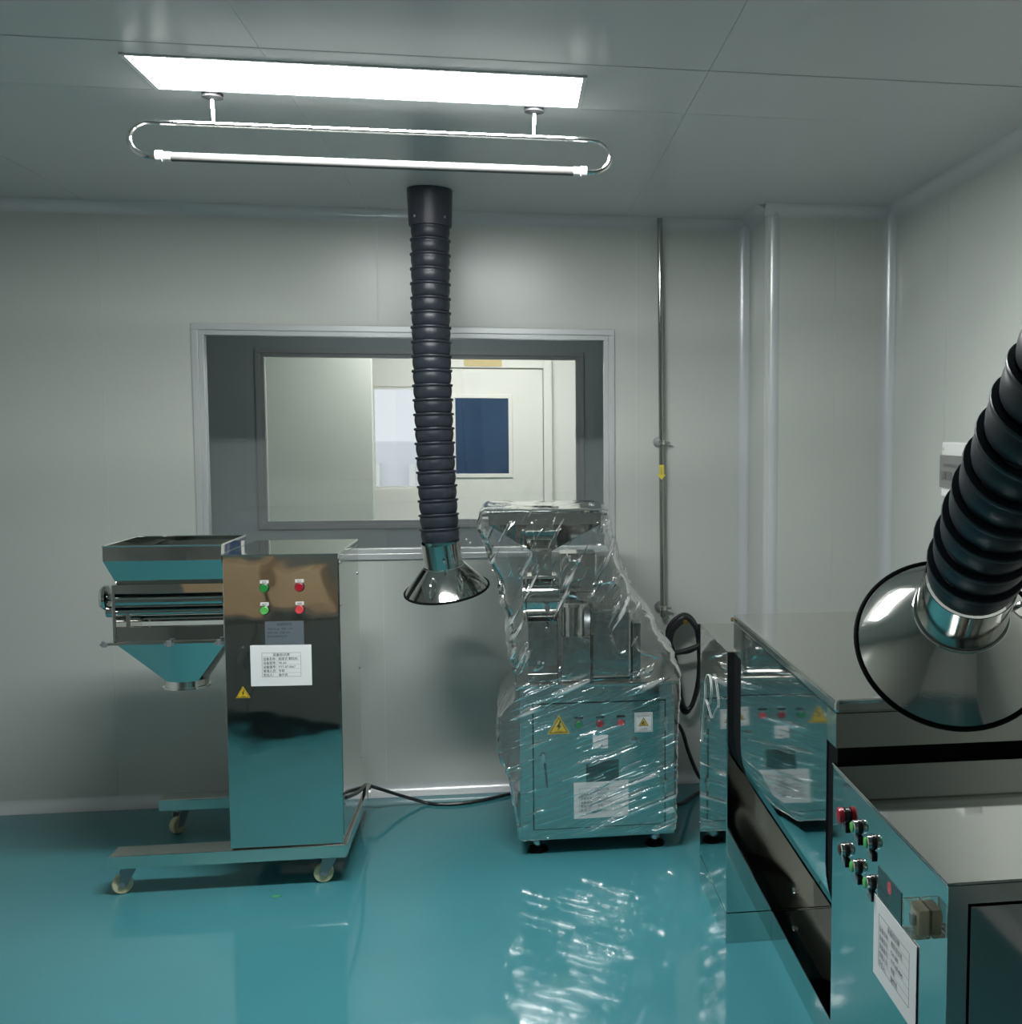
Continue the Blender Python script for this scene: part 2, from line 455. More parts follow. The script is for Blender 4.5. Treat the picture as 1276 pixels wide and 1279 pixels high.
# column
m = MB(); m.box(COLX + PT, XR + 0.02, COLY + PT, YB - 0.001, 0, ZC)
wc = struct(build('wall_corner', m, 'joint', smooth=False), 'boxed grey panel column in far right corner', 'column')
m = MB(); m.box(COLX, COLX + PT, COLY + 0.03, YB - 0.001, 0, ZC); build('panel', m, 'wall_paint', wc, smooth=False)
m = MB(); m.box(COLX + 0.03, 1.4235, COLY, COLY + PT, 0, ZC); build('panel', m, 'wall_paint', wc, smooth=False)
m = MB(); m.box(1.4265, XR - 0.001, COLY, COLY + PT, 0, ZC); build('panel', m, 'wall_paint', wc, smooth=False)
# right wall
m = MB(); m.box(XR + PT, XR + 0.05, YF, COLY - 0.001, 0, ZC)
wr = struct(build('wall_right', m, 'joint', smooth=False), 'pale grey panel wall on the right', 'wall')
sy_ = [YF, 0.666, 1.846, 3.026, 4.206, COLY - 0.001]
for i in range(5):
    m = MB(); m.box(XR, XR + PT, sy_[i] + 0.0012, sy_[i + 1] - 0.0012, 0, ZC); build('panel', m, 'wall_paint', wr, smooth=False)
# left and camera-side walls
m = MB(); m.box(XL - 0.05, XL, YF, YB, 0, ZC)
struct(build('wall_left', m, 'wall_paint', smooth=False), 'pale grey panel wall on the left', 'wall')
m = MB(); m.box(XL, XR, YF - 0.05, YF, 0, ZC)
struct(build('wall_front', m, 'wall_paint', smooth=False), 'pale grey panel wall behind the viewer', 'wall')

# cove trims (concave quarter-round profile)
def cove(corner, du, dv, r, n=7):
    """polygon of a concave fillet in 2D: corner point, unit directions away from it along both faces"""
    cxx, cyy = corner
    pts = [(cxx, cyy), (cxx + du[0] * r, cyy + du[1] * r)]
    c0 = (cxx + du[0] * r + dv[0] * r, cyy + du[1] * r + dv[1] * r)
    for k in range(1, n):
        a = math.pi / 2 * k / n
        pts.append((c0[0] - dv[0] * r * math.cos(a) - du[0] * r * math.sin(a), c0[1] - dv[1] * r * math.cos(a) - du[1] * r * math.sin(a)))
    pts.append((cxx + dv[0] * r, cyy + dv[1] * r))
    return pts
RC = 0.05; e = 0.0008
tn = [0]
def trim(poly, a0, a1, axis, label):
    tn[0] += 1
    struct(build('trim_%d' % tn[0], MB().prism(poly, a0, a1, axis), 'trim_alu', angle=50), label, 'trim')
trim(cove((YB - e, ZC - e), (-1, 0), (0, -1), RC), XL, COLX, 'x', 'grey cove strip between back wall and ceiling')
trim(cove((YB - e, 0 + e), (-1, 0), (0, 1), RC), XL, COLX, 'x', 'white cove strip between back wall and floor')
trim(cove((COLY - e, ZC - e), (-1, 0), (0, -1), RC), COLX - RC * 0.3, XR, 'x', 'grey cove strip above the column front')
trim(cove((COLX - e, ZC - e), (-1, 0), (0, -1), RC), COLY, YB, 'y', 'short grey cove strip above the column side')
trim(cove((XR - e, ZC - e), (-1, 0), (0, -1), RC), YF, COLY, 'y', 'grey cove strip between right wall and ceiling')
trim(cove((XR - e, e), (-1, 0), (0, 1), RC), YF, COLY, 'y', 'cove strip between right wall and floor')
trim(cove((COLX - e, YB - e), (-1, 0), (0, -1), RC), 0, ZC, 'z', 'vertical cove strip where back wall meets the column')
trim(cove((XR - e, COLY - e), (-1, 0), (0, -1), RC), 0, ZC, 'z', 'vertical cove strip where column meets right wall')
# convex corner bead of the column
pts = [(COLX + 0.055, COLY + 0.0)]
for k in range(9):
    a = math.pi / 2 * k / 8
    pts.append((COLX + 0.040 - 0.046 * math.sin(a), COLY + 0.040 - 0.046 * math.cos(a)))
pts += [(COLX, COLY + 0.055), (COLX + 0.04, COLY + 0.04)]
trim(pts, 0, ZC, 'z', 'rounded vertical corner bead on the column edge')

# window 1: stepped aluminium frame, pane
def window(name, y, x0, x1, z0, z1, wall_t, label, cat='window', room_side=-1, mname='frame_alu'):
    w = 0.040
    root = thing(name, ((x0 + x1) / 2, y, z0 - 0.03), label, cat); root['kind'] = 'structure'
    for nm, (a, b, c, d) in {'frame_top': (x0 - 0.028, x1 + 0.028, z1, z1 + 0.028), 'frame_bottom': (x0 - 0.028, x1 + 0.028, z0 - 0.028, z0),
                             'frame_side': (x0 - 0.028, x0, z0, z1), 'frame_side.': (x1, x1 + 0.028, z0, z1)}.items():
        build(nm.strip('.'), MB().box(a, b, y - 0.010, y - 0.0005, c, d), mname, root, smooth=False, bevel=0.002)
    t = 0.022
    for nm, (a, b, c, d) in {'glazing_bead': (x0, x1, z1 - t, z1), 'glazing_bead.': (x0, x1, z0, z0 + t),
                             'glazing_bead..': (x0, x0 + t, z0 + t, z1 - t), 'glazing_bead...': (x1 - t, x1, z0 + t, z1 - t)}.items():
        build(nm.strip('.'), MB().box(a, b, y - 0.003, y + wall_t, c, d), mname, root, smooth=False, bevel=0.0015)
    build('pane', MB().box(x0 + t, x1 - t, y + 0.018, y + 0.024, z0 + t, z1 - t), 'glass', root, smooth=False)
    return root
window('window_1', YB, WX0, WX1, WZ0, WZ1, 0.05, 'wide aluminium framed window in the back wall')

# ---- corridor and the bright room behind the window
Y2, Y3 = 6.90, 8.60
X20, X21, Z20, Z21 = -1.475, 0.405, 1.14, 2.16
m = MB()
for a in ((XL, XR, 0, Z20), (XL, XR, Z21, ZC), (XL, X20, Z20, Z21), (X21, XR, Z20, Z21)): m.box(a[0], a[1], Y2, Y2 + 0.05, a[2], a[3])
struct(build('wall_corridor', m, 'corridor_wall', smooth=False), 'dark far wall of the corridor seen through the window', 'wall')
window('window_2', Y2, X20, X21, Z20, Z21, 0.05, 'second window across the corridor, seen through the first', mname='frame_alu')
struct(build('ceiling_corridor', MB().box(XL, XR, YB + 0.05, 8.75, ZC, ZC + 0.05), 'far_wall', smooth=False), 'ceiling beyond the window', 'ceiling')
struct(build('wall_corridor_left', MB().box(XL - 0.05, XL, YB + 0.05, 8.75, 0, ZC), 'far_wall', smooth=False), 'left end wall beyond the window', 'wall')
struct(build('wall_corridor_right', MB().box(XR, XR + 0.05, YB + 0.05, 8.75, 0, ZC), 'far_wall', smooth=False), 'right end wall beyond the window', 'wall')
X30, X31, Z30, Z31 = -1.05, -0.64, 1.26, 2.03
DX0, DX1, DZ1 = -0.52, 0.225, 2.165
m = MB()
for a in ((XL, XR, Z31, ZC), (XL, X30, 0, Z31), (X31, XR, Z30, Z31), (X30, XR, 0, Z30)): m.box(a[0], a[1], Y3, Y3 + 0.06, a[2], a[3])
struct(build('wall_far', m, 'far_wall', smooth=False), 'bright cream wall of the room behind both windows', 'wall')
m = MB(); m.box(XL, -0.955, 7.85, 7.93, 0, ZC)
struct(build('wall_partition', m, 'partition', smooth=False), 'pale green partition seen at left through the window', 'wall')
wn = thing('window_3', ((X30 + X31) / 2, Y3, Z30), 'small daylight window in the far bright wall', 'window'); wn['kind'] = 'structure'
for a in ((X30, X31, Z30, Z30 + 0.02), (X30, X31, Z31 - 0.02, Z31), (X30, X30 + 0.02, Z30 + 0.02, Z31 - 0.02), (X31 - 0.02, X31, Z30 + 0.02, Z31 - 0.02)):
    build('frame_bar', MB().box(a[0], a[1], Y3 + 0.01, Y3 + 0.05, a[2], a[3]), 'door_white', wn, smooth=False)
build('pane', MB().box(X30 + 0.02, X31 - 0.02, Y3 + 0.028, Y3 + 0.034, Z30 + 0.02, Z31 - 0.02), 'glass', wn, smooth=False)
# building outside that window
bl = thing('building', (-2.6, 20.0, -4.0), 'grey building with balcony ledges outside the far small window', 'building')
build('facade', MB().box(-5.5, 0.5, 20, 23, -4.0, 1.45), 'facade', bl, smooth=False)
for k in range(5):
    build('ledge', MB().box(-4.6, -1.7, 19.8, 20.0, -2.6 + k * 0.75, -2.48 + k * 0.75), 'far_wall', bl, smooth=False)
for k in range(4):
    build('pillar', MB().box(-3.6 + k * 0.6, -3.5 + k * 0.6, 19.8, 20.0, -4.0, 1.1), 'far_wall', bl, smooth=False)
# door
dr = thing('door_1', ((DX0 + DX1) / 2, Y3, 0), 'cream door with blue vision panel seen through the window', 'door'); dr['kind'] = 'structure'
build('leaf', MB().box(DX0, DX1, Y3 - 0.03, Y3 - 0.002, 0.005, DZ1), 'door_white', dr, smooth=False, bevel=0.004)
for a in ((DX0 - 0.07, DX0 - 0.006, 0, DZ1 + 0.075), (DX1 + 0.006, DX1 + 0.07, 0, DZ1 + 0.075), (DX0 - 0.006, DX1 + 0.006, DZ1 + 0.008, DZ1 + 0.075)):
    build('jamb', MB().box(a[0], a[1], Y3 - 0.045, Y3 - 0.002, a[2], a[3]), 'door_white', dr, smooth=False, bevel=0.004)
px0, px1, pz0, pz1 = -0.43, -0.035, 1.375, 1.945
pn = build('vision_panel', MB().box(px0, px1, Y3 - 0.034, Y3 - 0.030, pz0, pz1), 'pane_blue', dr, smooth=False, label='dark blue pane')
for a in ((px0 - 0.03, px1 + 0.03, pz1, pz1 + 0.03), (px0 - 0.03, px1 + 0.03, pz0 - 0.03, pz0), (px0 - 0.03, px0, pz0, pz1), (px1, px1 + 0.03, pz0, pz1)):
    build('bead', MB().box(a[0], a[1], Y3 - 0.042, Y3 - 0.030, a[2], a[3]), 'door_white', pn, smooth=False, bevel=0.003)
tag(build('door_sign', MB().box(-0.36, -0.08, Y3 - 0.052, Y3 - 0.0455, 2.185, 2.235), 'label_tan', smooth=False), 'tan nameplate above the door behind the window', 'sign')
# panel lamp of that room
lf = thing('ceiling_light', (-0.2, 7.45, ZC), 'panel lamp on the ceiling of the room behind the window', 'lamp')
build('frame', MB().box(-0.81, 0.41, 7.29, 7.61, ZC - 0.014, ZC - 0.0005), 'frame_alu', lf, smooth=False)
build('diffuser', MB().box(-0.80, 0.40, 7.30, 7.60, ZC - 0.0165, ZC - 0.0142), 'lamp_panel_far', lf, smooth=False)

lc = thing('ceiling_light', (-0.5, 6.1, ZC), 'added out-of-view fill lamp on the corridor ceiling beyond the window', 'lamp')  # out-of-view fill, added to brighten the dark corridor wall
build('frame', MB().box(-1.11, 0.11, 5.94, 6.26, ZC - 0.014, ZC - 0.0005), 'frame_alu', lc, smooth=False)
build('diffuser', MB().box(-1.10, 0.10, 5.95, 6.25, ZC - 0.0165, ZC - 0.0142), 'corridor_fill', lc, smooth=False)

# ================================================================== CEILING LAMP
LX0, LX1, LY0, LY1 = -1.002, 0.201, 3.190, 3.476
lt = thing('ceiling_light', ((LX0 + LX1) / 2, (LY0 + LY1) / 2, ZC), 'long bright white LED panel on the ceiling', 'lamp')
m = MB(); t = 0.012; zt, zb = ZC - 0.0005, ZC - 0.005
for a in ((LX0 - t, LX1 + t, LY0 - t, LY0), (LX0 - t, LX1 + t, LY1, LY1 + t), (LX0 - t, LX0, LY0, LY1), (LX1, LX1 + t, LY0, LY1)):
    m.box(a[0], a[1], a[2], a[3], zb, zt)
build('frame', m, 'frame_alu', lt, smooth=False)
build('diffuser', MB().box(LX0, LX1, LY0, LY1, zb + 0.001, zt), 'lamp_panel', lt, smooth=False, label='glowing white diffuser')

# ================================================================== UV LAMP BRACKET
UY = 3.52
uv = thing('tube_lamp', (-0.40, UY, ZC), 'unlit tube lamp on a looped steel bracket below the ceiling panel', 'lamp')
ztop, zbot = 2.612, 2.514; rr = (ztop - zbot) / 2; xa, xb = -1.045, 0.250
path = [Vector((xa + 0.02, UY, zbot))]
for k in range(0, 13):
    a = -math.pi / 2 - math.pi * k / 12
    path.append(Vector((xa + rr * math.cos(a) * 1.15, UY, (ztop + zbot) / 2 + rr * math.sin(a))))
for k in range(0, 13):
    a = math.pi / 2 - math.pi * k / 12
    path.append(Vector((xb + rr * math.cos(a) * 1.15, UY, (ztop + zbot) / 2 + rr * math.sin(a))))
path.append(Vector((xb - 0.02, UY, zbot)))
build('bracket', MB().tube(path, 0.0085, 10), 'steel_bright', uv)
for x in (-0.866, 0.073):
    st = build('stem', MB().cyl((x, UY, ztop), (x, UY, ZC - 0.012), 0.0075, n=12), 'steel_bright', uv)
    build('flange', MB().lathe([(0.010, -0.018), (0.030, -0.012), (0.030, -0.0005)], (x, UY, ZC), (0, 0, 1), 20), 'flange_grey', st)
build('tube', MB().cyl((-1.00, UY, zbot), (0.205, UY, zbot), 0.0135, n=16), 'tube_glass', uv, label='frosted white tube')
for x, s in ((-1.012, 1), (0.217, -1)):
    build('end_cap', MB().lathe([(0.012, -0.018), (0.017, -0.016), (0.017, 0.002), (0.0142, 0.004), (0.0142, 0.026)], (x, UY, zbot), (s, 0, 0), 16), 'cap_white', uv)

# ================================================================== EXTRACTION ARMS
PITCH_H = 0.061
def hose_mesh():
    L_ = PITCH_H
    prof = [(0.0690, 0.003), (0.0715, 0.005), (0.0745, 0.012), (0.0775, 0.024), (0.0788, 0.036), (0.0782, 0.046), (0.0770, L_ - 0.009),
            (0.0775, L_ - 0.007), (0.0815, L_ - 0.006), (0.0832, L_ - 0.003), (0.0835, L_), (0.0825, L_ + 0.003), (0.0795, L_ + 0.004), (0.0700, L_ + 0.0035)]
    mb = MB().lathe(prof, (0, 0, 0), (0, 0, 1), 36, False, False)
    me = bpy.data.meshes.new('hose_segment'); me.from_pydata([tuple(v) for v in mb.v], [], mb.f)
    bm = bmesh.new(); bm.from_mesh(me); bmesh.ops.recalc_face_normals(bm, faces=bm.faces); bm.to_mesh(me); bm.free()
    for p in me.polygons: p.use_smooth = True
    me.set_sharp_from_angle(angle=math.radians(38))
    me.materials.append(MATS['hose_rubber']); return me
HOSE = hose_mesh()
def arm(base, path_pts, rim_c, n, roll_dir, label):
    """base: collar centre on the ceiling; path from collar bottom to hood neck; n: hood axis pointing from rim to hose"""
    root = thing('extraction_arm', base, label, 'extraction arm', 'extraction arms')
    bx, by, bz = base
    build('collar', MB().lathe([(0.060, -0.152), (0.0865, -0.151), (0.0875, -0.146), (0.0925, -0.004), (0.090, -0.0006)], base, (0, 0, 1), 40), 'collar_plastic', root, label='smooth black mounting collar')
    for a in (0.9, 2.4, 4.0, 5.5):
        v = Vector((math.cos(a), math.sin(a), 0))
        build('rivet', MB().lathe([(0.006, 0), (0.006, 0.003), (0.003, 0.005)], Vector(base) + v * 0.0865 + Vector((0, 0, -0.12)), v, 10), 'zinc', root)
    # arc-length resample
    pts = path_pts; acc = [0.0]
    for i in range(1, len(pts)): acc.append(acc[-1] + (pts[i] - pts[i - 1]).length)
    L_ = acc[-1]; cnt = round(L_ / PITCH_H)
    def P(s):
        s = max(0, min(L_, s))
        for i in range(1, len(acc)):
            if acc[i] >= s:
                t = (s - acc[i - 1]) / max(1e-9, acc[i] - acc[i - 1]); return pts[i - 1].lerp(pts[i], t)
        return pts[-1]
    for k in range(cnt):
        s0, s1 = L_ * k / cnt, L_ * (k + 1) / cnt
        a, b = P(s1), P(s0)            # local +Z points up the hose
        d = b - a
        o = bpy.data.objects.new('hose_segment', HOSE); COL.objects.link(o); o.parent = root
        q = Vector((0, 0, 1)).rotation_difference(d.normalized())
        o.matrix_basis = Matrix.Translation(a - Vector(base)) @ q.to_matrix().to_4x4() @ Matrix.Diagonal((1, 1, d.length / PITCH_H, 1))
    n = Vector(n).normalized()
    c = Vector(rim_c)
    # hood: cone + neck as one steel shell with thickness
    prof = [(0.176, 0.0), (0.0845, 0.106), (0.0805, 0.108), (0.0790, 0.212), (0.0775, 0.212), (0.0785, 0.110), (0.0820, 0.105), (0.1735, 0.0005), (0.176, 0.0)]
    hood = build('hood', MB().lathe(prof, c, n, 64, False, False), 'steel_brushed', root, label='conical brushed steel hood')
    seam = [c + n * 0.107 + v * 0.0835 for v in circle_dirs(n, 48)]
    build('weld_seam', MB().tube(seam, 0.0022, 6, True), 'steel_bright', hood)
    rim = [c + v * 0.1755 for v in circle_dirs(n, 72)]
    build('rim_seal', MB().tube(rim, 0.0052, 8, True), 'black_rubber', hood, label='black rubber edging')
    # handle on the cone and wing bolt on the neck
    rd = Vector(roll_dir); rd = (rd - n * rd.dot(n)).normalized(); tdir = n.cross(rd)
    slope = (rd * (0.176 - 0.0845) - n * 0.106).normalized(); nor = (rd * 0.106 + n * (0.176 - 0.0845)).normalized()
    p0 = c + n * 0.106 + rd * 0.0845
    A = p0 + slope * 0.035; B = p0 + slope * 0.115
    hp = [A - nor * 0.002, A + nor * 0.016, A + nor * 0.024 + slope * 0.012, (A + B) / 2 + nor * 0.030, B + nor * 0.024 - slope * 0.012, B + nor * 0.016, B - nor * 0.002]
    build('handle', MB().tube(spline(hp, 6), 0.0045, 8), 'steel_bright', hood)
    w0 = c + n * 0.150 + (rd * 0.9 + tdir * 0.45).normalized() * 0.079
    wd = (rd * 0.9 + tdir * 0.45).normalized()
    build('clamp_bolt', MB().lathe([(0.004, -0.003), (0.004, 0.014), (0.0075, 0.014), (0.0085, 0.026), (0.005, 0.030)], w0, wd, 12), 'chrome', hood)
    return root
def circle_dirs(n, k):
    n = Vector(n).normalized(); a = n.orthogonal().normalized(); b = n.cross(a)
    return [a * math.cos(2 * math.pi * i / k) + b * math.sin(2 * math.pi * i / k) for i in range(k)]
c1 = Vector((-0.284, 4.762, 1.041)); n1 = Vector((-0.10, -0.20, 0.97)).normalized()
top1 = Vector((-0.331, 4.765, 2.552)); end1 = c1 + n1 * 0.205
p1 = [top1.lerp(end1, t) + Vector((-0.012 * math.sin(math.pi * t), 0, 0)) for t in [k / 40 for k in range(41)]]
arm((-0.331, 4.765, ZC), p1, c1, n1, (-0.35, -1.0, 0.0), 'black ribbed extraction hose with steel hood hanging in front of window')
c2 = Vector((0.798, 1.930, 1.328)); n2 = Vector((-0.153, -0.743, 0.652)).normalized()
e2 = c2 + n2 * 0.205; a2 = Vector((0.80, 1.25, 2.55))
p2 = []
for k in range(61):
    t = 1 - k / 60
    p2.append((1 - t) ** 3 * e2 + 3 * (1 - t) ** 2 * t * (e2 + n2 * 0.55) + 3 * (1 - t) * t * t * (a2 - Vector((0, 0, 0.7))) + t ** 3 * a2)
arm((0.80, 1.25, ZC), p2, c2, n2, (1.0, 0.0, 0.15), 'near black ribbed extraction hose curving down to hood above steel mixer')

# ================================================================== WALL PIPE
PX = 0.689; PY = YB - 0.035
pp = thing('steel_pipe', (PX, PY, 0.82), 'thin vertical stainless pipe on the back wall beside the window', 'pipe')
build('tube', MB().cyl((PX + 0.012, PY, 0.82), (PX - 0.004, PY, ZC - 0.001), 0.0125, n=16), 'pipe_steel', pp)
for z_, nm in ((1.655, 'clamp'), (0.862, 'clamp')):
    x_ = PX + 0.012 - 0.016 * (z_ - 0.82) / 1.88
    cpt = build(nm, MB().lathe([(0.017, -0.012), (0.0195, -0.010), (0.0195, 0.010), (0.017, 0.012)], (x_, PY, z_), (0, 0, 1), 20), 'steel_satin', pp)
    build('wall_disc', MB().lathe([(0.028, 0), (0.028, 0.004), (0.009, 0.007), (0.009, 0.030)], (x_ - 0.008, YB - 0.0008, z_), (0, -1, 0), 20), 'zinc', cpt)
    build('screw', MB().cyl((x_ + 0.015, PY, z_), (x_ + 0.042, PY, z_ - 0.002), 0.005, n=10), 'zinc', cpt)
ar = MB(); ay = PY - 0.0135
x_ = PX + 0.004
ar.prism([(x_ - 0.011, 1.548), (x_ - 0.011, 1.503), (x_ - 0.022, 1.503), (x_, 1.478), (x_ + 0.022, 1.503), (x_ + 0.011, 1.503), (x_ + 0.011, 1.548)], ay - 0.001, ay, 'y')
build('arrow_sticker', ar, 'arrow_yellow', pp, smooth=False, label='yellow downward arrow sticker')
tm = text_mb('工艺用水', 0.010, (x_ - 0.005, ay - 0.0012, 1.540), (0, 0, -1), (1, 0, 0), 0.0)
build('arrow_text', tm, 'sign_black', pp, smooth=False, flip=False)

# ================================================================== DISTRIBUTION BOX
db = thing('distribution_box', (XR, 3.90, 1.46), 'white electrical distribution box with grey window on the right wall', 'electrical box')
build('housing', MB().box(1.615, XR - 0.0005, 3.77, 4.045, 1.462, 1.672), 'box_white', db, smooth=False, bevel=0.008)
lid = build('window_flap', MB().box(1.604, 1.614, 3.785, 4.035, 1.500, 1.622), 'box_window', db, smooth=False, bevel=0.003, label='tinted grey flap')
for k in range(4):
    build('breaker', MB().box(1.602, 1.6038, 3.805 + k * 0.055, 3.845 + k * 0.055, 1.530, 1.560), 'box_breaker', lid, smooth=False)
build('breaker_label', MB().box(1.602, 1.6038, 3.84, 3.99, 1.580, 1.590), 'box_breaker', lid, smooth=False)
build('latch', MB().box(1.606, 1.618, 3.88, 3.93, 1.452, 1.463), 'box_breaker', db, smooth=False)
build('logo', text_mb('A', 0.016, (1.6135, 4.025, 1.640), (0, -1, 0), (0, 0, 1), 0.001), 'ink', db, smooth=False, flip=False)

# ================================================================== GRANULATOR
G = thing('granulator', (-1.05, 4.55, 0), 'stainless swing granulator with open hopper on a wheeled base', 'machine')
gx0, gx1, gy0, gy1 = -1.050, -0.647, 4.222, 4.760
build('cabinet', MB().box(gx0, gx1, gy0 + 0.003, gy1, 0.1575, 1.252), 'steel_mirror', G, smooth=False, bevel=0.003)
build('front_panel', MB().box(gx0 - 0.001, gx1 + 0.001, gy0, gy0 + 0.003, 0.160, 1.254), 'steel_mirror', G, smooth=False, bevel=0.001)
build('top_cover', MB().box(gx0 - 0.002, gx1 + 0.003, gy0 - 0.003, gy1 + 0.003, 1.252, 1.2575), 'steel_flat', G, smooth=False, bevel=0.0015)
sp_ = build('side_panel', MB().box(gx1, gx1 + 0.0025, gy0 + 0.02, gy1 - 0.01, 0.18, 1.235), 'steel_satin', G, smooth=False, bevel=0.001, label='dull steel side panel')
for y_, z_ in ((4.25, 1.22), (4.72, 1.12), (4.26, 1.06), (4.73, 0.34), (4.26, 0.30), (4.73, 0.72)):
    build('screw', MB().lathe([(0.006, 0), (0.006, 0.003), (0.003, 0.005)], (gx1 + 0.0025, y_, z_), (1, 0, 0), 8), 'zinc', sp_)
# wheeled base
for nm, b_ in (('base_beam', (-1.475, -0.635, 4.218, 4.318)), ('base_beam', (-1.490, -0.635, 4.845, 4.945))):
    m = MB(); x0, x1, y0, y1 = b_
    # beams have a chamfered free end
    m.prism([(y0, 0.105), (y1, 0.105), (y1, 0.1555), (y0, 0.1555)], x0, x1, 'x')
    build(nm, m, 'steel_satin', G, smooth=False, bevel=0.003)
for x0 in (-0.715, -1.045):
    build('cross_beam', MB().box(x0, x0 + 0.078, 4.3185, 4.8445, 0.107, 0.1545), 'steel_satin', G, smooth=False, bevel=0.002)
def castor(x, y, ang):
    r = 0.036
    d = Vector((math.cos(ang), math.sin(ang), 0)); sd = Vector((-d.y, d.x, 0))
    t = Vector((x, y, 0.105)); ax = t - d * 0.022; ax.z = r
    m = MB()
    m.cyl(t + Vector((0, 0, -0.012)), t + Vector((0, 0, -0.0005)), 0.028, n=16)
    for s in (-1, 1):
        o = sd * (0.018 * s)
        P = [t + d * 0.026 + Vector((0, 0, -0.012)), t - d * 0.026 + Vector((0, 0, -0.012)), ax - d * 0.014 + Vector((0, 0, -0.006)), ax + d * 0.012 + Vector((0, 0, -0.008))]
        m.loft([[p + o - sd * 0.0015 for p in P], [p + o + sd * 0.0015 for p in P]])
    fk = build('castor', m, 'zinc', G, smooth=False)
    m = MB(); m.lathe([(0.012, -0.013), (r - 0.003, -0.013), (r, -0.009), (r, 0.009), (r - 0.003, 0.013), (0.012, 0.013)], ax, sd, 28)
    build('wheel', m, 'nylon_cream', fk, label='cream nylon wheel')
    build('axle', MB().cyl(ax - sd * 0.023, ax + sd * 0.023, 0.006, n=10), 'zinc', fk)
castor(-1.425, 4.268, math.radians(20)); castor(-0.705, 4.262, math.radians(5))
castor(-1.415, 4.895, math.radians(60)); castor(-0.690, 4.895, math.radians(80))
# hopper
def rect(x0, x1, y0, y1, z): return [Vector((x0, y0, z)), Vector((x1, y0, z)), Vector((x1, y1, z)), Vector((x0, y1, z))]
hx0, hx1, hy0, hy1 = -1.459, -1.054, 4.222, 4.600
m = MB(); w_ = 0.003
m.loft([rect(-1.432, hx1, 4.272, 4.545, 1.1495), rect(-1.440, hx1, 4.254, 4.540, 1.180), rect(hx0, hx1, hy0, hy1, 1.240), rect(hx0, hx1, hy0, hy1, 1.293),
        rect(hx0 + w_, hx1 - w_, hy0 + w_, hy1 - w_, 1.293), rect(hx0 + w_, hx1 - w_, hy0 + w_, hy1 - w_, 1.241),
        rect(-1.437, hx1 - w_, 4.257, 4.537, 1.182), rect(-1.429, hx1 - w_, 4.275, 4.542, 1.1495)], False, False)
build('hopper', m, 'steel_mirror', G, smooth=False, label='open rectangular hopper')
m = MB()
for a, b in (((hx0, hy0), (hx1, hy0)), ((hx1, hy0), (hx1, hy1)), ((hx1, hy1), (hx0, hy1)), ((hx0, hy1), (hx0, hy0))):
    m.cyl((a[0], a[1], 1.294), (b[0], b[1], 1.294), 0.003, n=8)
build('hopper_rim', m, 'steel_bright', G)
# granulating chamber
cy0, cy1 = 4.255, 4.545; cyc = 4.40
build('end_plate', MB().box(-1.446, -1.434, cy0, cy1, 0.940, 1.149), 'steel_mirror', G, smooth=False, bevel=0.002)
build('end_plate', MB().box(-1.062, -1.0505, cy0, cy1, 0.940, 1.149), 'steel_mirror', G, smooth=False, bevel=0.002)
m = MB(); m.prism([(cy0 + 0.002, 1.118), (cy0 + 0.002, 1.149), (cy1, 1.149), (cy1, 1.036), (cy0 + 0.045, 1.036), (cy0 + 0.045, 1.118)], -1.4338, -1.0622, 'x')
build('chamber_housing', m, 'steel_mirror', G, smooth=False)
build('tension_roller', MB().cyl((-1.434, 4.268, 1.088), (-1.062, 4.268, 1.088), 0.019, n=24), 'steel_mirror', G)
build('tension_roller', MB().cyl((-1.434, 4.272, 1.046), (-1.062, 4.272, 1.046), 0.011, n=20), 'steel_mirror', G)
build('rotor', MB().cyl((-1.434, 4.345, 1.010), (-1.062, 4.345, 1.010), 0.012, n=24), 'steel_mirror', G)
build('lower_skirt', MB().box(-1.434, -1.062, cy0 + 0.006, cy0 + 0.010, 0.940, 0.992), 'steel_mirror', G, smooth=False)
build('lower_skirt', MB().box(-1.434, -1.062, cy1 - 0.010, cy1 - 0.006, 0.940, 0.950), 'steel_mirror', G, smooth=False)
m = MB(); m.box(-1.40, -1.385, cy0 + 0.004, cy0 + 0.012, 0.992, 1.040); build('screen_clip', m, 'steel_satin', G, smooth=False)
# handwheel
kn = build('handwheel', MB().lathe([(0.014, 0.0), (0.014, 0.018), (0.030, 0.020), (0.044, 0.026), (0.046, 0.036), (0.040, 0.046), (0.018, 0.050)], (-1.446, 4.30, 1.098), (-1, 0, 0), 28), 'steel_mirror', G)
build('pawl', MB().lathe([(0.012, 0.0), (0.020, 0.002), (0.020, 0.026), (0.010, 0.030)], (-1.446, 4.285, 1.048), (-1, 0, 0), 18), 'steel_mirror', G)
# flange plate, wing bolts, cone, spout
build('flange_plate', MB().box(-1.462, -1.0505, cy0 - 0.010, cy1 + 0.010, 0.930, 0.9395), 'steel_satin', G, smooth=False, bevel=0.001)
for x_, y_ in ((-1.478, 4.262), (-1.250, 4.238), (-1.075, 4.238)):
    build('wing_bolt', MB().cyl((x_, y_, 0.922), (x_, y_, 0.944), 0.009, n=10).box(x_ - 0.016, x_ + 0.016, y_ - 0.003, y_ + 0.003, 0.926, 0.934), 'zinc', G)
nseg = 48; cxs_, cyr = -1.230, 0.079
def rect_ring(x0, x1, y0, y1, z, n):
    out = []
    for i in range(n):
        a = 2 * math.pi * i / n; c_, s_ = math.cos(a), math.sin(a)
        k = 1 / max(abs(c_), abs(s_))
        out.append(Vector(((x0 + x1) / 2 + (x1 - x0) / 2 * c_ * k, (y0 + y1) / 2 + (y1 - y0) / 2 * s_ * k, z)))
    return out
def circ_ring(x, y, r, z, n): return [Vector((x + r * math.cos(2 * math.pi * i / n), y + r * math.sin(2 * math.pi * i / n), z)) for i in range(n)]
